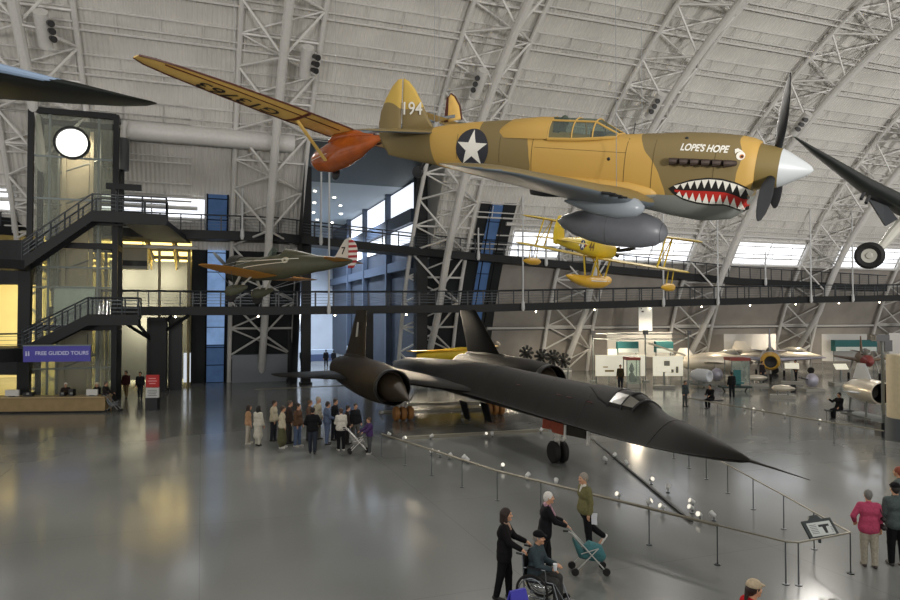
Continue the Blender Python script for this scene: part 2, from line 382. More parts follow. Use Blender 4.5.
# clerestory on the annex's right wall with steel posts
for i, (a, b) in enumerate(((50.6, 56.4), (57.6, 65.4), (66.1, 75.6), (76.2, 84.5))):
    for z0, z1 in ((14.8, 17.1), (11.9, 13.4)):
        if i == 0: continue
        m = MB(); m.box((TE_ - .08, (a + b) / 2, (z0 + z1) / 2), (.1, b - a, z1 - z0)); struct(m.build('window_3', M_clear2, rz=HR, smooth=False))
    if i == 0: continue
    m = MB(); m.box((TE_ - .35, b + .3, 9.1), (.5, .55, 18.2)); struct(m.build('column_hall', mat('slate_column', '#39465a', .5), rz=HR, smooth=False))
m = MB(); m.box((TE_ - .3, 77.5, 14.1), (.4, 40.5, 1.2)); m.box((TE_ - .3, 77.5, 9.9), (.4, 40.5, .9)); struct(m.build('trim_hall', mat('slate_column', '#39465a'), rz=HR, smooth=False))
for t, c in ((10.5, 66), (14.5, 71), (11, 76), (15, 82), (11, 88), (5, 86), (9.5, 80)): spot(W(t, c, 16.8), W(t, c, 0), 5200, 140, (.84, .91, 1.), .5, .25)
# far exhibits inside the annex hall
def simple(name, label, cat, shapes, loc, rz=HR, group=None):
    t = empty(name, loc, rz); tag(t, label, cat, group)
    for pn, mb, m in shapes: mb.build(pn, m, t)
    return t
M_white = mat('gloss_white', '#dcdfe2', .35); M_blk = mat('satin_black', '#17181a', .4)
wb = MB(); wb.wing([((0, -5, 0), 9, .1, (1, 0, 0)), ((0, 0, .2), 9, .16, (1, 0, 0)), ((3, 5, 0), 4, .1, (1, 0, 0))]); wf = MB(); wf.loft([ring(x, .8, w, w, w * .8, 2.3, 20) for x, w in ((-6, .3), (-5, 1.3), (-2, 1.9), (6, 2), (9, 1.7))])
wt = MB(); wt.wing([((5.5, 0, 2.2), 4, .1, (1, 0, 0)), ((8, 0, 6.), 2, .1, (1, 0, 0))], up=(0, 1, 0)); wl = [MB().tube([(-3, 0, -3.6), (-3, 0, 0)], .16), MB().tube([(5, -2, -3.6), (5, -2, 0)], .16), MB().tube([(5, 2, -3.6), (5, 2, 0)], .16)]
simple('space_glider', 'big white winged spacecraft standing in the hall seen through the opening', 'spacecraft', [('wing', wb, M_white), ('fuselage', wf, M_white), ('tail_fin', wt, M_white)] + [('landing_leg', l, M_blk) for l in wl], W(8.0, 86, 3.6), HR + 2.2)
for i, (t, c, w, h, col, lb) in enumerate(((8.4, 76, 2.2, 1.1, '#c4ccd8', 'low white display case at left of the hall beyond the opening'), (12.9, 80, 3.4, 1.3, '#4f5f86', 'blue display case in the middle of the hall beyond the opening'), (15.6, 73, 1.6, 2.0, '#2f3b55', 'dark blue display cabinet by the right wall of the hall beyond'))):
    b1 = MB(); b1.box((0, 0, h * .3), (w, 1.2, h * .6)); b2 = MB(); b2.box((0, 0, h * .8), (w * .94, 1.1, h * .4))
    simple('display_case', lb, 'display case', [('cabinet_base', b1, mat('case_' + col, col, .5)), ('glass_top', b2, mat('case_top', '#aebfd8', .2))], W(t, c, 0))
# ---------------------------------------------------------------- yellow-lit room at left
M_yel = mat('cream_yellow_wall', '#ded3a0', .75, noise=.05, nscale=.5)
ty0, ty1, cy1 = -30., TB0 - .1, 68.
q = MB(); q.add([(ty0, cy1, 0), (ty1, cy1, 0), (ty1, cy1, 12), (ty0, cy1, 12)], [(0, 1, 2, 3)])
q.add([(ty1, 54.2, 0), (ty1, cy1, 0), (ty1, cy1, 12), (ty1, 54.2, 12)], [(0, 1, 2, 3)]); q.add([(ty0, 54.2, 0), (ty0, cy1, 0), (ty0, cy1, 12), (ty0, 54.2, 12)], [(0, 1, 2, 3)])
struct(q.build('wall_room_back', M_yel, rz=HR, smooth=False))
q = MB(); q.box(((ty0 + ty1) / 2, 61, 12), (ty1 - ty0, 14.4, .2)); struct(q.build('ceiling_room', M_yel, rz=HR, smooth=False))
M_ylamp = mat('yellow_light_panel', '#ffe9a0', .4, emit='#ffe08a', estr=2.6)
q = MB(); t = -19
while t < -1.5:
    for c in (57, 59.6, 62.2, 64.8):
        q.box((t + .9, c, 10.75 - (c - 57) * .17), (1.5, 2.1, .06), R=Matrix.Rotation(-.05, 3, 'X'))
    t += 1.9
q2 = MB(); t = -19.1
while t < -.8:
    for k in range(3):
        c0 = 56 + k * 3.4; q2.tube([(t, c0, 10.8 - k * .55), (t, c0 + 3.4, 10.3 - k * .55)], .07, 5); q2.tube([(t, c0, 10.1 - k * .55), (t, c0 + 3.4, 9.6 - k * .55)], .06, 5); q2.tube([(t, c0, 10.1 - k * .55), (t, c0 + 1.7, 10.5 - k * .55)], .05, 5); q2.tube([(t, c0 + 1.7, 10.5 - k * .55), (t, c0 + 3.4, 9.6 - k * .55)], .05, 5)
    t += 1.9
lr = tag(empty('light_raft', (0, 0, 0), HR), 'glowing yellow ceiling light raft of panels in the cream room at left', 'ceiling light')
q.build('light_panel', M_ylamp, lr, smooth=False); q2.build('lattice_frame', mat('brass_lattice', '#8a7c4a', .5), lr)
for t, pw_ in ((-16, 90), (-10, 650), (-6, 3200), (-2.8, 3200)): spot(W(t, 58.5, 8.6), W(t, 66, 3), pw_, 150, (1, .89, .58), .6, .6)
spot(W(-4.6, 58.5, 4.6), W(-4.6, 66, 1.5), 3600, 150, (1, .89, .58), .6, .4)  # fill lamp added to brighten the lower room wall
lt = MB(); lt.box((-10.2, 53.6, 10.95), (19.6, .5, .3)); struct(lt.build('trim_3', mat('tan_lintel', '#9b9277', .6), rz=HR, smooth=False))
for t in (-.9, -2.9, -6.4):
    m = MB(); m.tube([(t, 55, 0), (t, 53.9, 10)], .1, 8); struct(m.build('column_room', mat('tan_lintel', '#9b9277'), rz=HR))
# grey service unit hanging in the room mouth
p = at(131, 259, 50.5); m = MB(); m.box((0, 0, 0), (2.3, 1.2, 1.5)); g = MB(); g.box((.3, -.62, -.35), (1.7, .06, .4)); k = MB(); k.tube([(-.8, 0, .7), (-.8, 0, 1.9)], .04); k.tube([(.8, 0, .7), (.8, 0, 1.9)], .04)
simple('air_handler', 'grey box air handler with a dark grille hanging in the mouth of the yellow room', 'air unit', [('housing', m, mat('unit_grey', '#9a9a94', .6)), ('grille', g, M_blk), ('hanger', k, M_blk)], p)
# dark service block and stub columns below the walkway at left
m = MB(); m.box((-2.9, 52.4, 2.6), (1.3, 1.2, 5.2)); m.box((-1.75, 53.6, 2.6), (.9, 1.6, 5.2)); struct(m.build('column_block', M_dark2, rz=HR, smooth=False))
m = MB(); m.box((-.98, 55.2, 1.4), (.5, .2, 2.2)); struct(m.build('door_1', mat('lit_doorway', '#c9d2dc', .5, emit='#dfe8f4', estr=.7), rz=HR, smooth=False))
# grey plinth under the truss foot
m = MB(); m.loft([[Vector((2.3, 56.6, 0)), Vector((6.9, 56.6, 0)), Vector((6.9, 57.4, 0)), Vector((2.3, 57.4, 0))], [Vector((2.3, 56.3, 2.2)), Vector((6.9, 56.3, 2.2)), Vector((6.9, 57.2, 2.2)), Vector((2.3, 57.2, 2.2))]])
struct(m.build('trim_plinth', mat('plinth_grey', '#7f858b', .6), rz=HR, smooth=False))
# ---------------------------------------------------------------- walkways on black columns
def col_at(px, Y, h, r, label=None):
    p = at(px, 300, Y); m = MB(); m.box((0, 0, h / 2), (2 * r, 2 * r, h)); m.box((0, 0, .1), (2.6 * r, 2.6 * r, .2)); o = m.build('column', M_dark, loc=(p.x, p.y, 0), rz=HR, smooth=False); return struct(o)
col_at(306, 52.7, 16.8, .34); col_at(420.5, 56.2, 17.2, .46); col_at(291, 55.5, 5.6, .28); col_at(368.5, 57, 6, .34); col_at(159, 47.5, 5, .5)
M_rail = mat('dark_handrail', '#23282c', .4); M_wire = mat('rail_wire', '#5c6166', .4, metal=.5)
M_bulb = mat('walkway_bulb', '#fff3da', .3, emit='#fff0d0', estr=18.)
def walkway(name, label, pts, depth=.62, width=2.1, postgap=1.6, lamps=True, rail=1.1, hang=True):
    """pts: list of (t, c, z of deck underside), hangar coordinates"""
    t = tag(empty(name, (0, 0, 0), HR), label, 'walkway')
    P = [Vector(p) for p in pts]; dk = MB(); rings = []
    for p in P: rings.append([p + Vector((0, -width / 2, 0)), p + Vector((0, width / 2, 0)), p + Vector((0, width / 2, depth)), p + Vector((0, -width / 2, depth))])
    dk.loft(rings); dk.build('deck', M_dark, t, smooth=False)
    L = sum((P[i + 1] - P[i]).length for i in range(len(P) - 1))
    def along(s):
        for i in range(len(P) - 1):
            l = (P[i + 1] - P[i]).length
            if s <= l or i == len(P) - 2: return P[i].lerp(P[i + 1], min(1, s / l))
            s -= l
    for sd in (-1, 1):
        y = Vector((0, sd * (width / 2 - .06), 0)); r = MB(); w = MB()
        r.tube([p + y + Vector((0, 0, depth + rail)) for p in P], .05, 6); r.build('handrail', M_rail, t)
        for k in range(1, 5): w.tube([p + y + Vector((0, 0, depth + rail * k / 5)) for p in P], .012, 4)
        w.build('rail_wire', M_wire, t)
        gap = postgap if sd < 0 else postgap * 2.2; n = int(L / gap)
        for i in range(n + 1):
            q = along(i * gap) + y; b = MB(); b.box(q + Vector((0, 0, depth + rail / 2)), (.09, .05, rail)); b.build('rail_post', M_rail, t, smooth=False)
    if lamps:
        s = 2.2
        while s < L:
            q = along(s) + Vector((0, -width / 2 + .1, -.1)); b = MB(); b.ball(q, .065, 5); b.build('deck_lamp', M_bulb, t); s += 5.6
    return t, along, L
wl, along_l, L_l = walkway('walkway', 'lower black walkway with wire railing crossing the hangar at eye height',
    [(-9.5, 52.2, 5.3), (4, 52.6, 5.35), (20, 52.3, 5.55), (40, 51.9, 6.12), (60, 51.8, 6.62), (88, 51.8, 7.2)], postgap=1.35)
wu, along_u, L_u = walkway('walkway', 'upper black walkway sloping down behind the shark-mouthed fighter to meet the lower one',
    [(-9.5, 52.2, 10.65), (5, 52.8, 10.85), (16, 53.6, 10.2), (28, 54.1, 9.6), (38, 54.2, 9.0), (50, 54.4, 8.35), (70, 54.5, 7.9)], postgap=1.35, lamps=False)
# white hanger rods that carry the walkways
M_rod = mat('hanger_rod_white', '#c8c9c8', .45)
def rods(pxs, along, L, label, dep, ztop=21):
    for i, px in enumerate(pxs):
        # march along the walkway until the column matches
        best = min((abs((along(s) * 1).x - t_at(px, (along(s)).y)), s) for s in np.arange(0, L, .25))[1]; q = along(best)
        o = empty('hanger_rod', W(q.x, q.y - 1.2, q.z)); tag(o, label, 'hanger rod', 'white rods carrying the walkways')
        m = MB(); m.tube([(0, 0, .1), (0, 0, ztop - q.z)], .075, 8); m.build('rod', M_rod, o)
        c = MB(); c.lathe([(.05, .9), (.13, .7), (.16, .2), (.09, 0)], n=10); c.build('rod_clevis', M_rod, o)
rods([326, 517, 655, 802, 842, 708], along_l, L_l, 'white steel rod hanging the lower walkway from the roof', .6)
rods([242, 317, 473, 540, 757], along_u, L_u, 'white steel rod hanging the upper walkway from the roof', .6)
# branching bracket below the lower walkway at left
br_ = MB(); b0 = at(151, 335, 47.3)
for dx in (-2.6, -1.4, 1.4, 2.6): br_.tube([b0 + Vector((0, 0, -.3)), b0 + Vector((dx * .5, 0, .5)), b0 + Vector((dx, 0, 1.35))], .12, 6)
tag(br_.build('walkway_bracket', M_dark), 'branching black bracket spreading under the lower walkway at left', 'bracket')
# ================================================================ LIFT TOWER, STAIRS, DESK at left
tw = at(29, 300, 39.8); tw.z = 0
T = tag(empty('lift_tower', tw, HR), 'glass lift tower in a black frame with a round white light', 'lift tower')
TWW, TD, TH = 4.5, 2.6, 17.4
fr = MB()
for x in (0, TWW):
    for y in (0, TD): fr.box((x, y, TH / 2), (.3, .3, TH))
for z in (TH, 9.5, 4.6):
    for y in (0, TD): fr.box((TWW / 2, y, z), (TWW, .28, .34))
    for x in (0, TWW): fr.box((x, TD / 2, z), (.28, TD, .34))
fr.build('tower_frame', M_dark, T, smooth=False)
gl = glass_mat('tower_glass', '#e9ebe4', alpha=.9)
for y in (.05, TD - .05):
    for z0, z1 in ((.3, 4.4), (4.8, 9.3), (9.7, 12.2), (12.3, 14.7), (14.8, 17.2)):
        m = MB(); m.box((TWW / 2, y, (z0 + z1) / 2), (TWW - .45, .04, z1 - z0)); m.build('glass_pane', gl, T, smooth=False)
mu = MB()
for x in (.95, TWW - .95):
    mu.box((x, .1, TH / 2), (.12, .12, TH))
for z in (2.2, 7, 12.25, 14.75, 8.2): mu.box((TWW / 2, .1, z), (TWW, .1, .1))
mu.build('mullion', mat('grey_mullion', '#737d7c', .4), T, smooth=False)
sh = MB()
for x in (1.5, TWW - 1.5): sh.box((x, TD * .55, 8.4), (.22, .22, 16.6))
sh.box((TWW * .42, TD * .85, 8.4), (1.7, .12, 16.4)); sh.build('lift_shaft', mat('tan_shaft', '#d0bfa2', .6, noise=.1, nscale=1.), T, smooth=False)
cb = MB(); cb.box((TWW / 2, TD * .5, 5.9), (2.2, 1.3, 2.4)); cb.build('lift_cab', mat('cab_grey', '#8b9493', .35, metal=.6), T, smooth=False)
gd = MB(); gd.tube([(1.2, 1.4, .3), (1.2, 1.4, 16.8)], .08); gd.tube([(3.5, 1.4, .3), (3.5, 1.4, 16.8)], .08)
for z in range(2, 16, 2): gd.tube([(1.2, 1.4, z), (3.5, 1.4, z + 1)], .05)
gd.build('guide_rail', mat('guide_steel', '#8f8f88', .4, metal=.7), T)
ra = at(72, 143, 40.6) - tw; ra = Matrix.Rotation(-HR, 3, 'Z') @ ra
rl = MB(); rl.lathe([(0, -.1), (.8, -.1), (.86, .12), (0, .12)], ra, 'Y', 32); ro = rl.build('round_light', mat('round_light_face', '#ffffff', .4, emit='#ffffff', estr=2.2), T)
rr = MB(); rr.lathe([(.86, -.14), (.98, -.14), (.98, .2), (.86, .2), (.86, -.14)], ra, 'Y', 32, caps=False); rr.build('light_rim', M_dark, ro); ro['label'] = 'round white lit disc'
# stairs ------------------------------------------------------------------
def stair(name, label, A, B, Lnd, width=1.7):
    """A foot, B top of the flight (world), Lnd: far end of the landing"""
    t = tag(empty(name, (0, 0, 0)), label, 'stair'); A, B, Lnd = Vector(A), Vector(B), Vector(Lnd)
    d = (B - A); n = Vector((-d.y, d.x, 0)).normalized(); st = 14
    for s in (0, 1):
        o = n * width * s; m = MB(); up = Vector((0, 0, .42))
        m.plate([A + o - up, B + o - up, Lnd + o - up, Lnd + o + up * .4, B + o + up * .5, A + o + up * .5], .09); m.build('stringer', M_dark, t, smooth=False)
        r = MB(); h = Vector((0, 0, 1.15)); r.tube([A + o + h, B + o + h, Lnd + o + h], .045, 6); r.build('handrail', M_rail, t); w = MB()
        for k in (.3, .5, .7, .88): w.tube([A + o + h * k, B + o + h * k, Lnd + o + h * k], .016, 4)
        w.build('rail_wire', M_wire, t)
        for k in range(6):
            q = A.lerp(B, k / 5) + o; p = MB(); p.box(q + h / 2, (.07, .07, 1.15)); p.build('rail_post', M_rail, t, smooth=False)
        for k in (1, 2, 3):
            q = B.lerp(Lnd, k / 3) + o; p = MB(); p.box(q + h / 2, (.07, .07, 1.15)); p.build('rail_post', M_rail, t, smooth=False)
    for k in range(st):
        q = A.lerp(B, (k + .5) / st) + n * width / 2; m = MB(); ang = math.atan2(d.y, d.x)
        m.box(q + Vector((0, 0, -.02)), (.3, width, .06), rz=ang); m.build('tread', M_dark2, t, smooth=False)
    m = MB(); m.plate([B, Lnd, Lnd + n * width, B + n * width], .16); m.build('landing', M_dark, t, smooth=False)
    return t
ux = Vector((cu, su, 0))
A = at(22, 262, 37.4); B = at(92, 214, 38.6); L1 = B + ux * 3.9; L1.z = B.z
stair('staircase', 'upper black steel stair climbing past the glass lift tower to the high landing', A, B, L1)
A2 = at(22, 351, 37.4); B2 = at(88, 318, 38.5); L2 = B2 + ux * 2.6; L2.z = B2.z
stair('staircase', 'lower black steel stair above the purple guided tours sign', A2, B2, L2)
# decks linking landings, left edge
def deck(name, label, corners, z, th, rail=True):
    t = tag(empty(name, (0, 0, 0)), label, 'walkway'); P = [Vector((p[0], p[1], z)) for p in corners]; m = MB(); m.plate(P, th); m.build('deck', M_dark, t, smooth=False)
    if rail:
        a, b = P[0], P[1]; h = Vector((0, 0, 1.15)); r = MB(); r.tube([a + h, b + h], .045, 6); r.build('handrail', M_rail, t); w = MB()
        for k in (.3, .5, .7, .88): w.tube([a + h * k, b + h * k], .016, 4)
        w.build('rail_wire', M_wire, t); n = max(2, int((b - a).length / 1.5))
        for i in range(n + 1):
            p = MB(); p.box(a.lerp(b, i / n) + h / 2, (.07, .07, 1.15)); p.build('rail_post', M_rail, t, smooth=False)
    return t
def dk4(pxa, pxb, Ya, Yb, dep): a, b = at(pxa, 300, Ya), at(pxb, 300, Yb); n = Vector((-su, cu, 0)) * dep; return [a, b, b + n, a + n]
deck('upper_deck', 'upper black deck at the left edge leading to the stair beside the lift tower', dk4(-60, 27, 43, 46.5, 5), 11.3, 1.2)
deck('middle_deck', 'black deck between the two stairs at the left edge', dk4(-60, 24, 34.5, 37.4, 2.2), A.z - .15, .5, rail=False)
deck('lower_deck', 'lower black deck at the left edge behind the purple sign', dk4(-60, 24, 34.5, 37.4, 4), A2.z - .2, .75)
deck('high_landing', 'high black landing jutting out to the right of the lift tower', [B + ux * 1.6, B + ux * 3.9, B + ux * 5.0 + Vector((-su, cu, 0)) * 10, B + ux * 2.4 + Vector((-su, cu, 0)) * 10], B.z - .3, .35)
for px, Y, h in ((25, 39.4, 9.6), (-30, 38, 9.6)): col_at(px, Y, h, .3)
col_at(117, 46.6, 11, .26)
# dark screen boards near the landing
m = MB(); p = at(124, 187, 40.2); m.box((0, 0, 0), (1.9, .3, .34)); k = MB(); k.box((-.55, 0, -1.1), (.25, .25, 2.2))
simple('sign_bar', 'black horizontal bar on a post at the high landing beside the tower', 'sign', [('bar', m, M_dark), ('post', k, M_dark)], p)
m = MB(); p = at(123, 153, 42.6); m.lathe([(.0, -1.1), (.36, -1.1), (.36, .9), (.0, .9)], n=14); k = MB(); k.lathe([(.18, .9), (.18, 1.5), (.28, 2.)], n=12); j = MB(); j.tube([(0, 0, -1.1), (0, 0, -4.4)], .1)
simple('loudspeaker', 'black cylindrical loudspeaker on a pole at the right side of the lift tower', 'loudspeaker', [('speaker_body', m, mat('dark_grey_body', '#3a3d3e', .5)), ('mount', k, M_steel), ('pole', j, M_dark)], p)
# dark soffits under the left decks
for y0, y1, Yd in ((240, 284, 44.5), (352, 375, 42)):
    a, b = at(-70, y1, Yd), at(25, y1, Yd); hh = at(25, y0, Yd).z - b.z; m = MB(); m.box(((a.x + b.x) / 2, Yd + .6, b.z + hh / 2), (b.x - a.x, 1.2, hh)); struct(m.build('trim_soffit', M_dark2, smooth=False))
# information desk ----------------------------------------------------------
d0, d1 = ground(-40, 414), ground(105, 412.5)
D = tag(empty('information_desk', (0, 0, 0)), 'long tan wooden information desk at the left edge', 'desk')
m = MB(); dd = (d1 - d0); n = Vector((-dd.y, dd.x, 0)).normalized(); h = Vector((0, 0, .85))
m.loft([[d0, d1, d1 + n * .9, d0 + n * .9], [d0 + h, d1 + h, d1 + h + n * .9, d0 + h + n * .9]]); m.build('front_panel', mat('tan_wood', '#9a8259', .5, noise=.12, nscale=3), D, smooth=False)
m = MB(); m.plate([d0 + h - n * .1, d1 + h - n * .1, d1 + h + n * 1., d0 + h + n * 1.], .06); m.build('counter_top', mat('pale_wood_top', '#b39d74', .35), D, smooth=False)
m = MB(); m.plate([d0 + n * .02 - n * .05, d1 + n * .02 - n * .05, d1 - n * .03 + Vector((0, 0, .1)), d0 - n * .03 + Vector((0, 0, .1))], .04); m.build('kick_plate', M_dark, D, smooth=False)
ht = .9
def on_desk(px, dn): 
    s = (px + 40) / 145; q = d0.lerp(d1, s) + n * dn; q.z = ht - .02; return q
for px, lb in ((8, 'white flat monitor box on the desk nearest the left edge'), (89, 'white flat box on the desk below the second seated clerk')):
    m = MB(); m.box((0, 0, .2), (.62 if px > 50 else .75, .1, .34)); k = MB(); k.box((0, 0, .02), (.3, .2, .04)); simple('monitor', lb, 'monitor', [('screen', m, mat('white_plastic', '#d5d5d0', .4)), ('base', k, M_blk)], on_desk(px, .35), 0)
for px, lb in ((24, 'low dark equipment tray on the desk left of the white-haired clerk'), (68, 'black computer on the desk between the two clerks'), (59, 'small black telephone on the desk beside the white-haired clerk')):
    m = MB(); m.box((0, 0, .12 if px != 68 else .2), (.5 if px == 24 else .26, .3, .2 if px != 68 else .36)); k = MB(); k.box((.05, -.16, .16), (.14, .03, .1)); simple('desk_device', lb, 'device', [('body', m, M_blk), ('panel', k, mat('grey_panel', '#8b8b88', .4))], on_desk(px, .4), 0)
# purple hanging sign
pa, pb = at(23.5, 362, 36.4), at(90.5, 362, 37.0); w = (pb - pa).length; ex = (pb - pa).normalized()
spot(tw + Vector((2.0, 1.2, TH - .4)), tw + Vector((2.0, 1.6, 8)), 700, 110, (1, .92, .8), .6, .3)  # fill lamp added in the tower top to brighten the shaft
S = tag(empty('hanging_sign', pa), 'long purple FREE GUIDED TOURS sign hanging above the information desk', 'sign'); S.rotation_euler.z = math.atan2(ex.y, ex.x)
m = MB(); m.box((w / 2, 0, .42), (w, .1, .84)); m.build('sign_board', mat('purple_sign', '#4b46a8', .45), S, smooth=False)
m = MB(); m.box((w / 2, .0, .87), (w + .05, .14, .07)); m.build('sign_rail', mat('grey_mullion', '#737d7c'), S, smooth=False)
M_lett = mat('pale_lettering', '#cfd0f0', .5)
text_obj('FREE GUIDED TOURS', .2, M_lett, (w * .575, -.06, .45), (1, 0, 0), (0, 0, 1), 'lettering', S, bold=.006)
m = MB()
for q in (-.1, .02): m.box((.25 + q, -.065, .4), (.07, .02, .16)); m.ball((.25 + q, -.07, .53), .045, 4)
m.build('people_symbol', M_lett, S)
for x in (.15, w - .15):
    k = MB(); k.tube([(x, 0, .86), (x, 0, 1.5)], .025); k.build('hanger', M_dark, S)
# red and white notice post
p = ground(152.5, 410); K = tag(empty('notice_stand', p, .05), 'red and white notice board on a black post in front of the dark block', 'sign')
m = MB(); m.box((0, 0, .35), (.66, .4, .7)); m.build('base', M_blk, K, smooth=False)
m = MB(); m.box((0, 0, 1.0), (.72, .12, .6)); m.build('lower_panel', mat('notice_white', '#cfcfca', .5), K, smooth=False)
m = MB(); m.box((0, 0, 1.62), (.72, .12, .72)); m.build('upper_panel', mat('notice_red', '#c02a2a', .5), K, smooth=False)
m = MB()
for z, ww in ((1.12, .5), (1.02, .56), (.92, .42), (.82, .5)): m.box((0, -.065, z), (ww, .01, .035))
m.build('small_print', mat('print_grey', '#77777a', .6), K, smooth=False)
m = MB()
for z, ww in ((1.78, .4), (1.64, .5), (1.5, .36)): m.box((0, -.065, z), (ww, .01, .05))
m.build('pale_print', mat('print_pink', '#e8a0a0', .6), K, smooth=False)
# ================================================================ SHARK-MOUTHED FIGHTER
MP = pose(6.562, 12.2726, 8.0014, -.51687, .17683, .2122)
P4 = tag(empty('fighter_plane', M=MP), 'olive and tan shark-mouthed propeller fighter hanging nose right in the foreground, number 194', 'aircraft')
# x, zc, half width, top, bottom, exponent
FUS = [(-.93, 0., .44, .47, .62, 2.2), (-1.05, 0., .49, .52, .86, 2.2), (-1.3, 0., .52, .56, 1.03, 2.25), (-1.8, 0, .55, .58, 1.11, 2.3), (-2.3, 0, .56, .57, 1.07, 2.35), (-2.9, 0, .56, .52, .99, 2.4),
       (-3.6, 0, .55, .47, .93, 2.3), (-4.3, 0, .53, .43, .9, 2.3), (-5.0, 0, .5, .47, .86, 2.2), (-5.6, 0, .47, .66, .8, 2.1), (-6.2, 0, .43, .66, .72, 2.05), (-6.9, 0, .37, .6, .62, 2.),
       (-7.6, 0, .29, .52, .52, 2.), (-8.3, 0, .2, .4, .43, 2.), (-9.0, 0, .11, .3, .36, 2.), (-9.45, 0, .05, .24, .3, 2.)]
def fus(x): return interp(FUS, x)
def fside(x, z, sd=-1, off=.008):
    zc, w, ht, hb, e = fus(x); h = ht if z > zc else hb; k = min(.995, abs((z - zc) / h))
    return Vector((x, sd * (w * (1 - k ** e) ** (1 / e) + off), z))
# camouflage from the body axes: tan patches on olive, grey belly
mc = mat('fighter_camouflage', '#84713c', .55); nt = mc.node_tree; bs = nt.nodes['Principled BSDF']
tx = nt.nodes.new('ShaderNodeTexCoord'); sep = nt.nodes.new('ShaderNodeSeparateXYZ'); nt.links.new(tx.outputs['Object'], sep.inputs[0])
ns = nt.nodes.new('ShaderNodeTexNoise'); ns.inputs['Scale'].default_value = 1.1; ns.inputs['Detail'].default_value = 1; nt.links.new(tx.outputs['Object'], ns.inputs['Vector'])
def mth(op, a, b=None):
    n = nt.nodes.new('ShaderNodeMath'); n.operation = op
    for i, q in enumerate((a, b)):
        if q is None: continue
        if isinstance(q, (int, float)): n.inputs[i].default_value = q
        else: nt.links.new(q, n.inputs[i])
    return n.outputs[0]
wob = mth('MULTIPLY', mth('SUBTRACT', ns.outputs['Fac'], .5), .55)
kk = mth('MULTIPLY', mth('MAXIMUM', mth('SUBTRACT', 1., mth('DIVIDE', mth('ABSOLUTE', mth('ADD', sep.outputs['X'], 2.9)), .95)), 0.), .85)
xx = mth('ADD', mth('ADD', sep.outputs['X'], wob), mth('MULTIPLY', sep.outputs['Z'], kk))
fx = mth('DIVIDE', mth('ADD', xx, 10.), 10.)
rp = nt.nodes.new('ShaderNodeValToRGB'); rp.color_ramp.interpolation = 'CONSTANT'
OL, TN = (*lin('#7d6c44'), 1), (*lin('#c09a4e'), 1)
stops = [(0, OL), (.195, TN), (.325, OL), (.452, TN), (.72, OL), (.868, TN), (.905, OL)]
el = rp.color_ramp.elements; el[0].position = 0; el[0].color = OL; el[1].position = stops[1][0]; el[1].color = TN
for p_, c_ in stops[2:]:
    e_ = el.new(p_); e_.color = c_
nt.links.new(fx, rp.inputs['Fac'])
# grey undersides: below a wavering line
zl = mth('ADD', sep.outputs['Z'], mth('MULTIPLY', wob, .25))
line = mth('ADD', mth('MULTIPLY', mth('ABSOLUTE', mth('ADD', sep.outputs['X'], 4.2)), .075), -.77)
gm = mth('LESS_THAN', zl, line)
mxg = nt.nodes.new('ShaderNodeMixRGB'); nt.links.new(gm, mxg.inputs[0]); nt.links.new(rp.outputs['Color'], mxg.inputs[1]); mxg.inputs[2].default_value = (*lin('#80837d'), 1)
nt.links.new(mxg.outputs[0], bs.inputs['Base Color'])
M_tan, M_olive, M_belly = mat('fighter_tan', '#c09a4e', .5), mat('fighter_olive', '#7b6a3c', .55), mat('fighter_grey_underside', '#6c757c', .4, noise=.06)
xs = np.concatenate([np.linspace(-.93, -1.4, 8), np.linspace(-1.6, -9.45, 44)])
mb = MB(); mb.loft([ring(x, *fus(x)[:1], *fus(x)[1:4], fus(x)[4], 48) for x in xs]); mb.build('fuselage', mc, P4, ang=60)
# panel lines on the flank
pl = MB()
for x in (-1.62, -2.75, -3.3, -5.35, -6.15, -7.3): pl.tube([fside(x, z, -1, .001) for z in np.linspace(-.62 if x > -6 else -.25, .4 if x > -6 else .3, 12)], .006, 4)
pl.tube([fside(x, .12, -1, .001) for x in np.linspace(-3.3, -5.3, 12)], .005, 4); pl.build('panel_line', mat('seam_dark', '#5a4c28', .7), P4)
# spinner and propeller
mb = MB(); mb.lathe([(.005, 0), (.06, -.035), (.13, -.13), (.215, -.28), (.3, -.43), (.355, -.55)], ax='X', n=32); mb.build('spinner', mat('pale_spinner', '#c2c7c8', .4), P4, ang=60)
mb = MB(); mb.lathe([(.356, -.55), (.39, -.7), (.43, -.945), (.2, -.95)], ax='X', n=32, caps=False); mb.build('spinner_ring', M_olive, P4, ang=60)
M_blade = mat('black_blade', '#15171a', .45, spec=.3)
for k, nm in enumerate(('upper propeller blade', 'near lower propeller blade', 'far lower propeller blade')):
    ph = k * 2 * PI / 3; s, c = math.sin(ph), math.cos(ph); rad = Vector((0, -s, c)); tg = Vector((0, -c, -s)); rings = []
    for r, w, th, tw_ in ((.3, .07, .06, 50), (.45, .09, .05, 50), (.7, .14, .03, 44), (1.0, .165, .02, 36), (1.3, .15, .014, 30), (1.55, .1, .01, 27), (1.66, .04, .006, 26), (1.68, .012, .003, 26)):
        a = math.radians(tw_); e1 = tg * math.cos(a) + Vector((1, 0, 0)) * math.sin(a); e2 = Vector((1, 0, 0)) * math.cos(a) - tg * math.sin(a)
        rings.append([Vector((-.64, 0, 0)) + rad * r + e1 * w * math.cos(2 * PI * i / 12) + e2 * th * math.sin(2 * PI * i / 12) for i in range(12)])
    mb = MB(); mb.loft(rings); mb.build('propeller_blade', M_blade, P4)
# exhaust stubs
M_exh = mat('sooty_exhaust', '#3a2e26', .6, metal=.4)
for i in range(6):
    x = -1.36 - i * .195; q = fside(x, .04 - i * .004, -1, .0); mb = MB()
    mb.tube([q + Vector((.1, .03, .01)), q + Vector((.02, -.05, .005)), q + Vector((-.09, -.075, -.01))], [.05, .062, .075], 10); mb.build('exhaust_stub', M_exh, P4)
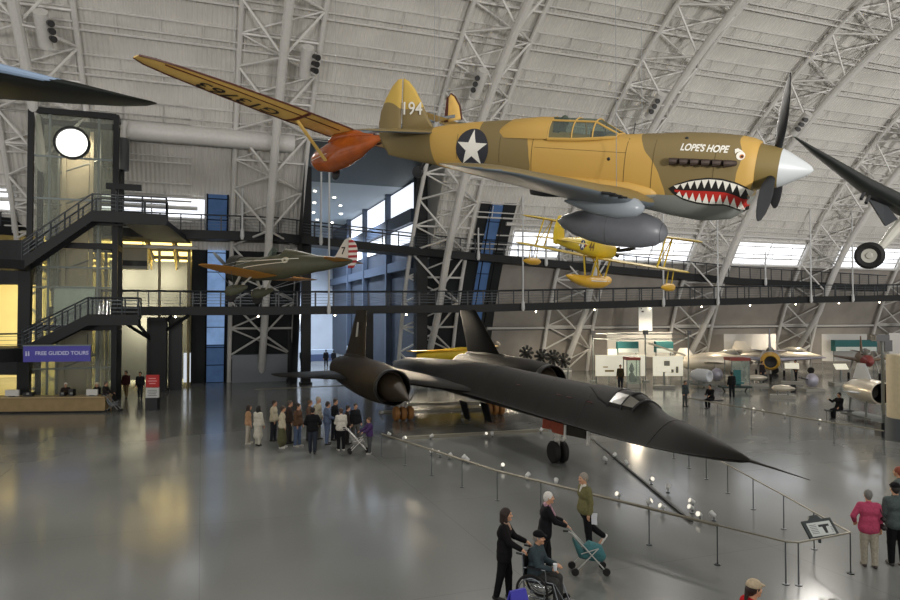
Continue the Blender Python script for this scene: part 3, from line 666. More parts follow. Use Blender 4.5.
# wings
def fwing(sd):
    mb = MB(); S = []
    for y, xle, ch, z, th in ((.2, -2.62, 3.0, -.83, .15), (.62, -2.72, 2.75, -.8, .15), (1.5, -2.85, 2.45, -.68, .145), (3.0, -3.05, 2.05, -.45, .13), (4.4, -3.25, 1.66, -.25, .12), (5.2, -3.38, 1.35, -.13, .11), (5.5, -3.5, 1.05, -.09, .1), (5.66, -3.72, .6, -.07, .09), (5.69, -3.95, .2, -.065, .08)):
        S.append(((xle, sd * y, z), ch, th, (-1, 0, .03)))
    mb.wing(S, 16); return mb
M_wing = mat('fighter_wing_paint', '#6c757c', .4); nt2 = M_wing.node_tree
ge = nt2.nodes.new('ShaderNodeNewGeometry'); tr = nt2.nodes.new('ShaderNodeVectorTransform'); tr.vector_type = 'NORMAL'; tr.convert_from = 'WORLD'; tr.convert_to = 'OBJECT'
sp2 = nt2.nodes.new('ShaderNodeSeparateXYZ'); nt2.links.new(ge.outputs['True Normal'], tr.inputs[0]); nt2.links.new(tr.outputs[0], sp2.inputs[0])
gt = nt2.nodes.new('ShaderNodeMath'); gt.operation = 'GREATER_THAN'; gt.inputs[1].default_value = .35; nt2.links.new(sp2.outputs['Z'], gt.inputs[0])
m2 = nt2.nodes.new('ShaderNodeMixRGB'); m2.inputs[1].default_value = (*lin('#5c656c'), 1); m2.inputs[2].default_value = OL; nt2.links.new(gt.outputs[0], m2.inputs[0]); nt2.links.new(m2.outputs[0], nt2.nodes['Principled BSDF'].inputs['Base Color'])
wr = fwing(-1).build('wing', M_wing, P4, ang=60); fwing(1).build('wing', M_wing, P4, ang=60)
# wing root fillet
mb = MB(); mb.loft([ring(x, -.62, w, h, h, 2, 20, yc=-.42) for x, w, h in ((-2.58, .03, .03), (-2.75, .13, .13), (-3.2, .2, .2), (-4.2, .19, .2), (-5.2, .12, .16), (-6.0, .03, .05))]); mb.build('wing_fillet', mc, P4, ang=60)
for y in (-1.95, -2.3, -2.65):
    g = MB(); z = -.62 + (abs(y) - 1.95) * .15; g.tube([(-3.0, y, z), (-2.84, y, z)], .028, 8); g.tube([(-2.84, y, z), (-2.76, y, z)], .018, 8); g.build('gun_muzzle', M_blk, wr)
for sd in (-1, 1):
    f = MB(); f.loft([ring(x, -.86, w, w, w * .95, 2, 18, yc=sd * 1.28) for x, w in ((-2.62, .06), (-2.75, .17), (-3.1, .25), (-3.5, .22), (-3.9, .12), (-4.2, .02))]); f.build('wheel_fairing', mat('fairing_grey', '#8e959b', .35), P4, ang=60)
    w_ = MB(); w_.lathe([(.2, -.09), (.34, -.07), (.36, 0), (.34, .07), (.2, .09)], (0, 0, 0), 'Z', 20); wh = w_.build('main_wheel', M_blk, P4, loc=(-4.55, sd * 1.35, -.70))
# tail
def flat_fin(poly, axis_y, th, name, m, parent, horizontal=False):
    """rounded aerofoil-ish slab from an outline in (x,z) or (x,y)"""
    n = len(poly); cx = sum(p[0] for p in poly) / n; cz = sum(p[1] for p in poly) / n
    lay = [(0.0, 1.0), (.6, .93), (1.0, .8)]
    mb = MB(); rings = []
    def P3(a, b, o): return Vector((a, b, o)) if horizontal else Vector((a, axis_y + o, b))
    for o, s in [(-1.0, .8), (-.6, .93), (0, 1.0), (.6, .93), (1.0, .8)]:
        rings.append([P3(cx + (p[0] - cx) * s, cz + (p[1] - cz) * s, o * th / 2 + (axis_y if horizontal else 0)) for p in poly])
    mb.loft(rings); return mb.build(name, m, parent, ang=50)
FIN = [(-8.12, .38), (-8.3, .62), (-8.52, 1.0), (-8.72, 1.3), (-8.88, 1.46), (-9.02, 1.52), (-9.05, 1.52), (-9.06, .2), (-8.4, .25)]
RUD = [(-9.08, .12), (-9.08, 1.52), (-9.2, 1.5), (-9.38, 1.33), (-9.56, 1.05), (-9.7, .75), (-9.76, .45), (-9.74, .15), (-9.62, -.1), (-9.4, -.3), (-9.1, -.32)]
mt = mat('fighter_tail_camouflage', '#7b6a3c', .55); n3 = mt.node_tree; t3 = n3.nodes.new('ShaderNodeTexCoord'); s3 = n3.nodes.new('ShaderNodeSeparateXYZ'); n3.links.new(t3.outputs['Object'], s3.inputs[0])
wv = n3.nodes.new('ShaderNodeTexNoise'); wv.inputs['Scale'].default_value = 1.6; wv.inputs['Detail'].default_value = 0; n3.links.new(t3.outputs['Object'], wv.inputs['Vector'])
a3 = n3.nodes.new('ShaderNodeMath'); a3.operation = 'MULTIPLY_ADD'; a3.inputs[1].default_value = .5; n3.links.new(wv.outputs['Fac'], a3.inputs[0]); n3.links.new(s3.outputs['Z'], a3.inputs[2])
g3 = n3.nodes.new('ShaderNodeMath'); g3.operation = 'GREATER_THAN'; g3.inputs[1].default_value = 1.14; n3.links.new(a3.outputs[0], g3.inputs[0])
m3 = n3.nodes.new('ShaderNodeMixRGB'); m3.inputs[1].default_value = OL; m3.inputs[2].default_value = (*lin('#c0a04a'), 1); n3.links.new(g3.outputs[0], m3.inputs[0]); n3.links.new(m3.outputs[0], n3.nodes['Principled BSDF'].inputs['Base Color'])
fin = flat_fin(FIN, 0, .13, 'tail_fin', mt, P4); rud = flat_fin(RUD, 0, .1, 'rudder', mt, P4)
M_wht = mat('marking_white', '#e9e6da', .5)
text_obj('194', .3, M_wht, (-8.72, -.1, .82), (1, 0, .02), (0, 0, 1), 'tail_number', P4, off=.004, bold=.004)
for sd in (-1, 1):
    S = [((-8.05, 0, .3), 1.35, .09, (-1, 0, 0)), ((-8.2, sd * .9, .3), 1.15, .085, (-1, 0, 0)), ((-8.42, sd * 1.6, .3), .85, .08, (-1, 0, 0)), ((-8.65, sd * 1.9, .3), .45, .07, (-1, 0, 0)), ((-8.8, sd * 1.95, .3), .12, .06, (-1, 0, 0))]
    mb = MB(); mb.wing(S, 12); mb.build('tailplane', M_wing, P4, ang=60)
tw_ = MB(); tw_.tube([(-8.35, 0, -.4), (-8.5, 0, -.62)], .035); tw_.lathe([(.05, -.05), (.14, -.04), (.14, .04), (.05, .05)], (-8.55, 0, -.66), 'Y', 14); tw_.build('tail_wheel', M_blk, P4)
# canopy: sliding hood, windscreen, rear fairing
M_hood = M_tan; gp = glass_mat('canopy_glass', '#b9c4bc', alpha=.86)
CX = [(-3.58, .40, .08, .36), (-4.06, .35, .41, .43), (-4.4, .32, .445, .445), (-5.02, .3, .465, .46), (-5.35, .29, .47, .475), (-6.0, .28, .41, .42), (-6.28, .3, .22, .34)]   # x, base z, height, half width
def cring(x, zb, h, w, n=14, s=1.0):
    return [Vector((x, w * s * math.cos(PI * k / n) if True else 0, zb + h * s * math.sin(PI * k / n) ** .75)) for k in range(n + 1)]
can = tag(empty('canopy'), None); can.parent = P4
mb = MB(); mb.loft([cring(*q, s=.985) for q in CX[:4]], caps=False, closed=False); mb.build('canopy_glass', gp, can)
fm = MB()
for q in (CX[0], CX[1], (-4.5, .315, .452, .45), CX[3]): fm.tube(cring(*q, s=.99), .016, 6)
for k in (0, 4, 10, 14): fm.tube([cring(*q)[k] for q in CX[:4]], .022 if k in (4, 10) else .035, 6)
fm.build('canopy_frame', M_hood, can)
mb = MB(); mb.loft([cring(*q) for q in CX[3:]], closed=False); mb.build('rear_hood', M_tan, can, ang=60)
st = MB(); st.box((-4.95, 0, .45), (.12, .42, .62)); st.ball((-4.85, 0, .68), (.09, .12, .13), 6); st.build('pilot_seat', mat('seat_green', '#3f4a3c', .7), can)
cp = MB(); cp.box((-4.0, 0, .43), (.3, .6, .16)); cp.tube([(-3.95, 0, .45), (-3.93, 0, .66)], .015); cp.build('instrument_hood', M_blk, can)
ar = MB(); ar.tube([(-3.35, 0, .45), (-3.33, 0, .7)], .012, 6); ar.build('gun_sight', M_blk, P4)
# drop tank
mb = MB(); prof = [(.02, 1.2), (.16, 1.14), (.28, .98), (.36, .7), (.39, .3), (.39, -.05), (.35, -.4), (.27, -.75), (.15, -1.05), (.02, -1.2)]
mb.lathe([(r * 1.0, h) for r, h in prof], ax='X', n=32); dt = mb.build('drop_tank', mat('grey_drop_tank', '#6e7075', .4, noise=.05), P4, loc=(-3.62, 0, -1.44), ang=60); dt.rotation_euler.y = 0.0
mb = MB(); mb.lathe([(.392, .005), (.396, 0), (.392, -.005)], ax='X', n=32, caps=False); mb.lathe([(.2, 1.09), (.204, 1.085), (.21, 1.08)], ax='X', n=24, caps=False); mb.build('tank_seam', mat('seam_grey', '#4c4e52', .5), dt)
mb = MB()
for x in (.45, -.45): mb.tube([(x, 0, .35), (x, 0, .62)], .03)
mb.build('tank_rack', M_blk, dt)
# ------------------------------------------------ painted markings laid on the near flank
def fmap(off): return lambda a, b: fside(a, b, -1, off)
M_mkb, M_mkr = mat('marking_black', '#1a1714', .5), mat('marking_red', '#b3261d', .5)
circ = lambda cx, cz, r, n=40, e=1.: [(cx + r * math.cos(2 * PI * k / n), cz + r * e * math.sin(2 * PI * k / n)) for k in range(n)]
for sd, nm in ((-1, 'star_roundel'), (1, 'star_roundel')):
    f2 = lambda o: (lambda a, b: fside(a, b, sd, o))
    rd = surf_decal(nm, [circ(-6.87, 0., .44)], f2(.008), mat('roundel_dark', '#2c2c33', .5), P4)
    star = []
    for k in range(10):
        a = PI / 2 + k * PI / 5; r = .425 if k % 2 == 0 else .165; star.append((-6.87 + r * math.cos(a), r * math.sin(a)))
    surf_decal('star', [star], f2(.013), M_wht, rd)
# shark mouth: black lips, red inside, white teeth (upper and lower lips as curves)
U = [(-2.4, -.5), (-2.25, -.4), (-2.0, -.3), (-1.7, -.24), (-1.45, -.24), (-1.2, -.29), (-1.02, -.36), (-.965, -.41)]
Lw = [(-2.4, -.5), (-2.3, -.6), (-2.1, -.7), (-1.85, -.75), (-1.6, -.76), (-1.35, -.74), (-1.2, -.78), (-1.06, -.86), (-.985, -.8)]
def poly_interp(pts, x):
    for i in range(len(pts) - 1):
        if pts[i][0] <= x <= pts[i + 1][0]:
            k = (x - pts[i][0]) / (pts[i + 1][0] - pts[i][0] + 1e-9); return pts[i][1] + (pts[i + 1][1] - pts[i][1]) * k
    return pts[-1][1]
xsm = list(np.linspace(-2.4, -.97, 36)); up = [(x, poly_interp(U, x)) for x in xsm]; lo = [(x, poly_interp(Lw, x)) for x in xsm]
def shrink(f): return [(x, z - f * min(1, (x + 2.4) * 4 + .3)) for x, z in up], [(x, z + f * min(1, (x + 2.4) * 4 + .3)) for x, z in lo]
mo = surf_decal('shark_mouth', [up + lo[::-1]], fmap(.008), M_mkb, P4, .1); mo['label'] = 'painted shark mouth with white teeth'
u2, l2 = shrink(.075)
u3 = [(x, (z * .52 + w * .48)) for (x, z), (_, w) in zip(u2, l2)]
surf_decal('red_mouth_lining', [u3[3:] + l2[:2:-1]], fmap(.011), M_mkr, mo, .1)
teeth = MB()
def tooth(x0, x1, base, tipz, nm):
    xm = (x0 + x1) / 2; surf_decal('tooth', [[(x0, base(x0)), (xm, tipz), (x1, base(x1))]], fmap(.015), M_wht, mo, .1)
ub = lambda x: poly_interp(u2, x) + .045; lb = lambda x: poly_interp(l2, x) - .045
k = 0; x = -2.3
while x < -1.02:
    w = .125 if x < -1.25 else .15; base = ub(x + w / 2); dep = min(.17 if x < -1.25 else .25, (ub(x + w / 2) - lb(x + w / 2)) * .42)
    tooth(x, x + w * .98, ub, base - dep, 'u'); x += w
x = -2.24
while x < -1.05:
    w = .12; dep = min(.2, (ub(x + w / 2) - lb(x + w / 2)) * .42); tooth(x, x + w * .95, lb, lb(x + w / 2) + dep, 'l'); x += w * 1.02
# eye and name
ey = surf_decal('painted_eye', [circ(-1.19, .19, .075, 24, 1.)], fmap(.008), M_wht, P4, .1)
surf_decal('iris', [circ(-1.17, .18, .038, 20)], fmap(.012), mat('marking_orange', '#b86a1d', .5), ey, .1); surf_decal('pupil', [circ(-1.165, .178, .022, 16)], fmap(.015), M_mkb, ey, .1)
surf_decal('eyelid', [[(-1.31, .3), (-1.26, .32), (-1.2, .29), (-1.16, .265), (-1.22, .265), (-1.26, .25), (-1.29, .22)]], fmap(.009), M_wht, ey, .1)
vs, fs = text_poly("LOPE'S HOPE", .125, .006); k = math.radians(1.5)
surf_decal('name_lettering', None, lambda a, b: fside(-1.84 + a * .84 + b * .18, .285 + b, -1, .008), M_wht, P4, .15, tris=(vs, fs))
# small holes
hl = MB()
for x, z in ((-3.63, -.02), (-2.2, .45)): q = fside(x, z, -1, .004); hl.ball(q, (.035, .01, .035), 5)
hl.build('filler_hole', M_blk, P4)
# suspension cables
def cable(p, label, top=30, r=.006, group='steel cables holding the hanging aircraft'):
    m = MB(); m.tube([(0, 0, 0), (0, 0, top - p[2])], r, 5); o = m.build('hanging_cable', mat('steel_cable', '#8c8f90', .4, metal=.4), loc=p); tag(o, label, 'cable', group); return o
for q in ((-8.05, -.1, .3), (-8.05, .1, .3)): cable(MP @ Vector(q), 'thin steel cable holding the tail of the shark-mouthed fighter', 29, group='cables at the fighter tail')
for q in ((-3.3, -.9, -.55), (-3.3, .9, -.55)): cable(MP @ Vector(q), 'thin steel cable rising past the fighter cockpit from its wing root', 26, group='cables at the fighter wing roots')
# ================================================================ BLACK RECONNAISSANCE JET
MS = pose(3.935, 25.01, 0, -1.222, 0, 0)
SR = tag(empty('reconnaissance_jet', M=MS), 'long matt black delta-winged reconnaissance jet parked on the floor', 'aircraft')
M_sr = mat('matt_black_skin', '#1a1815', .6, noise=.25, nscale=.9, spec=.16); M_sr2 = mat('matt_black_edge', '#2a2722', .55, spec=.25, noise=.25, nscale=1.3); M_sro = mat('brown_black_skin', '#352c21', .55, noise=.3, nscale=1.1, spec=.2)  # browner skin for the starboard nacelle, its fin and the spikes
# x, chine half width, chine z, top z, bottom z
SF = [(9.35, .03, 1.93, 1.96, 1.9), (9.0, .2, 1.92, 2.06, 1.82), (8.3, .55, 1.9, 2.2, 1.74), (7.4, .86, 1.87, 2.38, 1.68), (6.6, 1.0, 1.86, 2.5, 1.64), (5.85, 1.07, 1.85, 2.6, 1.6), (5.4, 1.09, 1.85, 2.82, 1.58), (4.9, 1.1, 1.85, 3.02, 1.57), (4.4, 1.1, 1.85, 3.07, 1.55), (3, 1.1, 1.85, 3.08, 1.52),
      (0.2, 1.1, 1.85, 3.1, 1.48), (-2.5, 1.11, 1.87, 3.14, 1.46), (-5, 1.2, 1.9, 3.18, 1.44), (-8, 1.6, 1.95, 3.16, 1.42), (-11, 1.7, 2.0, 3.05, 1.42), (-15, 1.5, 2.05, 2.92, 1.45), (-19, 1.0, 2.1, 2.7, 1.6), (-22.4, .18, 2.15, 2.3, 2.0)]
def sring(x, n=48):
    c, zk, zt, zb = interp(SF, x); r = []
    for k in range(n):
        a = 2 * PI * k / n; s = math.cos(a)
        if math.sin(a) >= 0: z = zk + (zt - zk) * max(0, 1 - s * s) ** 1.25
        else: z = zk - (zk - zb) * max(0, 1 - s * s) ** 1.5
        r.append(Vector((x, c * s, z)))
    return r
mb = MB(); mb.loft([sring(x) for x in np.linspace(9.35, -22.4, 90)]); mb.build('fuselage', M_sr, SR, ang=50)
def stop(x, y):
    c, zk, zt, zb = interp(SF, x); s = min(1, abs(y / c)); return zk + (zt - zk) * (1 - s * s) ** 1.25
pt = MB(); pt.tube([(9.3, 0, 1.93), (9.6, 0, 1.92), (10.15, 0, 1.9), (11.0, 0, 1.86)], [.045, .03, .022, .008], 8); pt.build('pitot_probe', M_sr2, SR)
# delta wing halves: inboard up to the nacelle, outboard to the tip
for sd in (-1, 1):
    mb = MB(); S = []
    for y, xle, xte, th in ((1.0, -5.2, -20.2, .035), (1.6, -6.9, -20.0, .035), (2.5, -9.3, -19.7, .035), (3.2, -11.1, -19.5, .035), (4.05, -12.2, -19.3, .033), (5.0, -13.0, -19.2, .033), (7.2, -15.2, -19.0, .03), (8.1, -16.3, -18.9, .03), (8.4, -17.2, -18.7, .03), (8.47, -17.8, -18.5, .025)):
        S.append(((xle, sd * y, 2.02 - .012 * max(0, y - 4)), xle - xte, th, (-1, 0, 0)))
    mb.wing(S, 12); mb.build('wing', M_sr, SR, ang=60)
    yn = 4.05 * sd; zn = 2.07
    nm = MB(); NP = [(.78, -7.9), (.8, -8.0), (.9, -9.0), (.99, -11), (1.0, -13.5), (.95, -16), (.86, -18.5), (.78, -19.6), (.7, -20.4)]
    nm.lathe(NP, (0, yn, zn), 'X', 36, caps=False); nm.lathe([(.70, -20.4), (.62, -20.3), (.55, -19), (0, -18.6)], (0, yn, zn), 'X', 36, caps=False); nac = nm.build('engine_nacelle', M_sro if sd < 0 else M_sr, SR, ang=60)
    rg = MB(); rg.lathe([(.78, -7.9), (.83, -7.93), (.85, -8.2), (.8, -8.5), (.73, -8.3), (.745, -7.95), (.78, -7.9)], (0, yn, zn), 'X', 36, caps=False); rg.build('intake_ring', mat('intake_black', '#0d0c0b', .4), nac)
    sk = MB(); sk.lathe([(.004, 0), (.1, -.4), (.3, -1.1), (.55, -1.9), (.66, -2.5), (.3, -3.2)], (0, 0, 0), 'X', 32); sk.v = [(-6.1 + q[0], yn - sd * .28 * (1 + q[0] / 2.6) + q[1], zn - .42 * (1 + q[0] / 2.6) + q[2]) for q in sk.v]; sk.build('inlet_spike', M_sro, nac)
    cv = MB(); cv.lathe([(.0, -8.75), (.735, -8.7), (.735, -8.9), (0, -8.95)], (0, yn, zn), 'X', 32); cv.build('intake_cover', mat('intake_cover_brown', '#3b3128', .6), nac)
    # canted all-moving fin on the nacelle
    cant = -sd * math.radians(13); base = Vector((0, yn - sd * .05, zn + .86)); h = 2.75
    S = []
    for k, xle, ch, th in ((0, -13.9, 5.3, .045), (.3, -14.6, 4.45, .045), (1, -16.2, 2.75, .04), (1.02, -16.4, 2.4, .02)):
        q = base + Vector((0, math.sin(cant) * h * k, math.cos(cant) * h * k)); S.append(((xle, q.y, q.z), ch, th, (-1, 0, 0)))
    f = MB(); f.wing(S, 10, up=(0, math.cos(cant), -math.sin(cant))); fo = f.build('tail_fin', M_sro if sd < 0 else M_sr, SR, ang=60)
    fb = MB(); fb.loft([ring(x, zn + .8, w, hh, .2, 2, 16, yc=yn - sd * .03) for x, w, hh in ((-12.6, .03, .06), (-13.6, .22, .25), (-16, .28, .3), (-18.6, .16, .2), (-19.6, .03, .05))]); fb.build('fin_root', M_sro if sd < 0 else M_sr, SR, ang=60)
    if sd < 0:
        q = base + Vector((0, math.sin(cant) * 1.45, math.cos(cant) * 1.45)); mk = MB(); y0 = q.y - .12
        mk.plate([(-16.35, y0, q.z + .6), (-16.75, y0, q.z + .62), (-17.35, y0 + .0, q.z - .6), (-16.85, y0, q.z - .6)], .01); mk.build('tail_marking', M_wht, fo, smooth=False)
# canopy
gm_ = mat('cockpit_glass', '#77756c', .2, spec=.6); cr = MB(); cx = [(5.85, .06), (5.3, .4), (4.85, .5), (4.2, .52), (3.5, .42), (2.8, .2), (2.2, .03)]
def cnr(x, w, n=16, s=1.):
    return [Vector((x, s * (w + .1) * math.cos(PI * k / n), stop(x, (w + .1) * math.cos(PI * k / n)) + (.035 if .06 < w else -.02) * s - (.05 if k in (0, n) else 0))) for k in range(n + 1)]
    b = stop(x, .0) - .12; h = {5.85: .13, 5.3: .42, 4.85: .5, 4.2: .44, 3.5: .32, 2.8: .19, 2.2: .1}[x]
    return [Vector((x, s * (w + .12) * math.cos(PI * k / n), b - .06 * abs(math.cos(PI * k / n)) + h * s * math.sin(PI * k / n))) for k in range(n + 1)]
cr.loft([cnr(*q) for q in cx], caps=False, closed=False); co = cr.build('canopy', M_sr, SR, ang=60)
for sd in (-1, 1):
    k0 = 10 if sd < 0 else 1
    def cq(x, w, kk): 
        q = cnr(x, w)[kk]; return q + Vector((0, sd * .015, .012))
    for (a, b) in (((5.3, .4), (4.85, .5)), ((4.85, .5), (4.2, .52))):
        q = [cq(*a, k0), cq(*b, k0), cq(*b, k0 + 4), cq(*a, k0 + 4)]; c0 = sum(q, Vector()) / 4; q = [c0 + (p - c0) * .9 for p in q]
        m = MB(); m.plate(q, .012); m.build('cockpit_window', gm_, co, smooth=False)
fr = MB()
for q in ((5.3, .4), (4.85, .5), (4.2, .52)): fr.tube([p + Vector((0, 0, .004)) for p in cnr(*q)], .03, 6)
fr.build('canopy_frame', mat('frame_black', '#100f0e', .4), co)
# gear
M_tyre = mat('black_tyre', '#151311', .7); M_oxide = mat('red_oxide_door', '#8a3a22', .6, noise=.15); M_gtan = mat('tan_tyre', '#a8753f', .6, noise=.15)
def wheel(c, r, w, mt_, parent, name='wheel'):
    m = MB(); m.lathe([(r * .45, -w * .5), (r * .85, -w * .5), (r, -w * .3), (r, w * .3), (r * .85, w * .5), (r * .45, w * .5)], (0, 0, 0), 'Y', 24); o = m.build(name, mt_, parent, loc=c)
    h = MB(); h.lathe([(.0, -w * .46), (r * .46, -w * .44), (r * .46, w * .44), (0, w * .46)], (0, 0, 0), 'Y', 20); h.build('wheel_hub', mat('hub_grey', '#8b857a', .4, metal=.3), o); return o
ng = empty('nose_gear'); ng.parent = SR
m = MB(); m.tube([(0, 0, .32), (-.05, 0, 1.3)], .09); m.tube([(.25, 0, 1.25), (0, 0, .6)], .045); m.tube([(0, -.22, .32), (0, .22, .32)], .05); m.build('strut', mat('gear_white', '#d8d5cc', .4), ng)
for y in (-.17, .17): wheel((0, y, .4), .4, .22, M_tyre, ng)
lp = MB(); lp.ball((.1, -.12, .85), .09, 6); lp.ball((.1, .12, .85), .09, 6); lp.build('taxi_light', mat('gear_white', '#d8d5cc'), ng)
dr = MB(); dr.plate([(.75, -.32, 1.3), (-.05, -.6, 1.28), (-.0, -.6, 1.66), (.7, -.44, 1.66)], .04); dr.plate([(1.5, -.62, 1.28), (.72, -.62, 1.26), (.72, -.62, 1.66), (1.5, -.6, 1.66)], .04); dr.build('gear_door', M_oxide, SR, smooth=False); dr = MB(); dr.plate([(3.0, -.62, 1.4), (1.56, -.64, 1.32), (1.56, -.62, 1.66), (2.9, -.6, 1.66)], .04); dr.build('gear_door', M_sr2, SR, smooth=False)
bw = MB(); bw.tube([(1.75, -.7, 1.2), (1.7, -.65, 1.66)], .05, 6); bw.tube([(3.2, -.7, 1.25), (3.15, -.65, 1.7)], .05, 6); bw.build('door_brace', mat('gear_white', '#d8d5cc'), SR)
for sd in (-1, 1):
    g = empty('main_gear'); g.parent = SR; m = MB(); m.tube([(-11.53, sd * 2.54, .36), (-11.5, sd * 2.5, 1.7)], .12); m.tube([(-11.2, sd * 2.5, .7), (-10.4, sd * 2.2, 1.6)], .05); m.tube([(-11.53, sd * 2.54 - .42, .36), (-11.53, sd * 2.54 + .42, .36)], .07); m.build('strut', mat('gear_white', '#d8d5cc'), g)
    for dy in (-.36, 0, .36): wheel((-11.53, sd * 2.54 + dy, .36), .36, .27, M_gtan, g)
    d = MB(); d.plate([(-10.6, sd * 3.3, 1.6), (-12.4, sd * 3.3, 1.6), (-12.2, sd * 3.42, .85), (-10.8, sd * 3.42, .85)], .05); d.build('gear_door', M_oxide if sd < 0 else M_sr2, SR, smooth=False)
# open belly hatches seen beneath
for a, b in (((-7.6, .5), (-7.2, .3)), ((-8.6, -.2), (-8.4, 0.1))):
    d = MB(); d.plate([(a[0], a[1], 1.15), (a[0] - 1.0, a[1], 1.15), (a[0] - .9, a[1] + .25, .25), (a[0] - .1, a[1] + .25, .25)], .05); d.build('belly_hatch', mat('intake_black', '#0d0c0b'), SR, smooth=False)
# red no-step ticks and panel seams
rt = MB()
for x in (1.2, 1.9, 3.2, -2): rt.box((x, -.62, stop(x, -.62) + .004), (.3, .05, .01))
rt.build('red_marking', mat('marking_dull_red', '#6a2a22', .6), SR, smooth=False)
for x in (6.6, 3.0, .2, -2.4, -5): sm = MB(); sm.tube([Vector((x, p.y, p.z + .003)) for p in sring(x) if p.z >= interp(SF, x)[1]], .006, 4); sm.build('panel_seam', mat('seam_black', '#1a1815', .6), SR)
# ================================================================ OLIVE FIGHTER WITH STRIPED RUDDER
A = tag(empty('vintage_fighter', M=pose(-10.884, 34.526, 7.689, 2.699, -.004, .045)), 'small olive open-cockpit fighter with orange wings and red-striped rudder hanging at left', 'aircraft')
M_ol2 = mat('dark_olive_skin', '#474735', .45, noise=.08); M_or = mat('orange_yellow_wing', '#d89330', .45, noise=.06)
F26 = [(.0, 0, .42, .42, .42, 2), (-.15, 0, .55, .55, .55, 2), (-.9, 0, .58, .58, .6, 2), (-1.6, 0, .5, .55, .62, 2), (-2.6, 0, .46, .62, .6, 2), (-3.0, 0, .44, .7, .58, 2), (-3.8, .05, .38, .6, .5, 2), (-5.2, .1, .24, .42, .34, 2), (-6.5, .15, .12, .25, .2, 2), (-7.1, .2, .03, .1, .1, 2)]
def f26(x): return interp(F26, x)
mb = MB(); mb.loft([ring(x, f26(x)[0], *f26(x)[1:4], 2, 32) for x in np.linspace(0, -7.1, 36)]); mb.build('fuselage', M_ol2, A, ang=60)
cw = MB(); cw.lathe([(.55, .1), (.68, .05), (.7, -.25), (.62, -.5), (.56, -.5)], ax='X', n=28, caps=False); cw.build('engine_cowl', mat('cowl_dark', '#2a2a24', .4), A)
for k in range(9):
    a = 2 * PI * k / 9; e = MB(); e.tube([(.0, .2 * math.cos(a), .2 * math.sin(a)), (.02, .56 * math.cos(a), .56 * math.sin(a))], [.1, .09], 8); e.build('engine_cylinder', mat('engine_metal', '#45433c', .4, metal=.5), A)
hb = MB(); hb.lathe([(.02, .55), (.12, .42), (.2, .1), (.2, 0)], ax='X', n=18); hb.build('propeller_hub', mat('steel_blade', '#8f979c', .3, metal=.5), A)
for sg, a in ((1, .55), (-1, .55)):
    e = MB(); d = Vector((0, math.cos(a), math.sin(a))) * sg; n_ = Vector((0, -math.sin(a), math.cos(a)))
    e.loft([[Vector((.35, 0, 0)) + d * r + n_ * w * math.cos(q) + Vector((th * math.sin(q), 0, 0)) for q in np.linspace(0, 2 * PI, 10, endpoint=False)] for r, w, th in ((.1, .05, .05), (.4, .1, .03), (.9, .11, .015), (1.3, .07, .01), (1.4, .015, .004))]); e.build('propeller_blade', mat('steel_blade', '#8f979c'), A)
for sd in (-1, 1):
    m = MB(); m.wing([((-.95, sd * .3, -.42), 2.0, .13, (-1, 0, 0)), ((-1.0, sd * 2.0, -.34), 1.9, .12, (-1, 0, 0)), ((-1.1, sd * 3.1, -.27), 1.55, .1, (-1, 0, 0)), ((-1.35, sd * 3.75, -.24), 1.0, .08, (-1, 0, 0)), ((-1.7, sd * 3.95, -.23), .3, .06, (-1, 0, 0))], 12); m.build('wing', M_or, A, ang=60)
    m = MB(); m.wing([((-6.0, sd * .1, .22), 1.0, .08, (-1, 0, 0)), ((-6.15, sd * 1.0, .24), .8, .08, (-1, 0, 0)), ((-6.45, sd * 1.4, .25), .3, .06, (-1, 0, 0))], 10); m.build('tailplane', M_or, A, ang=60)
    g = MB(); g.loft([ring(x, z, w, h, h, 2, 16, yc=sd * .95) for x, z, w, h in ((-.3, -1.22, .03, .08), (-.45, -1.2, .12, .26), (-.8, -1.18, .15, .3), (-1.2, -1.1, .1, .22), (-1.7, -1.0, .03, .08))]); g.build('wheel_spat', M_ol2, A, ang=60)
    w_ = MB(); w_.lathe([(.1, -.07), (.3, -.06), (.33, 0), (.3, .06), (.1, .07)], (0, 0, 0), 'Y', 16); w_.build('wheel', M_tyre, A, loc=(-.7, sd * .95, -1.42))
    s = MB(); s.tube([(-.9, sd * .95, -1.0), (-.9, sd * .6, -.45)], .07, 8); s.tube([(-1.2, sd * .95, -1.05), (-1.8, sd * .7, -.4)], .05, 8); s.build('gear_strut', mat('strut_pale', '#a9a79c', .4), A)
    wr_ = MB()
    for xx in (-1.3, -2.2): wr_.tube([(xx, sd * .3, .5), (xx, sd * 2.6, -.2)], .012, 4); wr_.tube([(-.9, sd * .95, -1.1), (xx, sd * 2.6, -.4)], .012, 4)
    wr_.build('bracing_wire', mat('steel_cable', '#8c8f90', .4, metal=.4), A)
m = MB(); m.plate([(-6.05, 0, .35), (-6.3, 0, .75), (-6.6, 0, 1.2), (-6.78, 0, 1.28), (-6.8, 0, .1), (-6.3, 0, .2)], .07); fn = m.build('tail_fin', mat('fin_white', '#c9c8bf', .5), A, smooth=False)
for sd in (-1, 1): text_obj('7', .34, M_mkb, (-6.55, sd * .04, .68), (-sd, 0, 0), (0, 0, 1), 'tail_number', fn, off=.004, bold=.01)
r0 = [(-6.83, 1.3), (-7.05, 1.24), (-7.2, 1.05), (-7.3, .7), (-7.3, .3), (-7.2, .0), (-7.05, -.12), (-6.83, -.12)]
zt = 1.3; rd_ = MB(); k = 0; zz = -.12; N = 12; st = (1.3 + .12) / N
def redge(z):
    z = max(-.12, min(1.3, z)); c_ = abs((z - .5) / .8); return -7.3 + .42 * c_ ** 3
for i in range(N):
    a, b = zz + i * st, zz + (i + 1) * st
    rd_.plate([(-6.83, 0, a), (redge(a), 0, a), (redge(b), 0, b), (-6.83, 0, b)], .06, mi=i % 2)
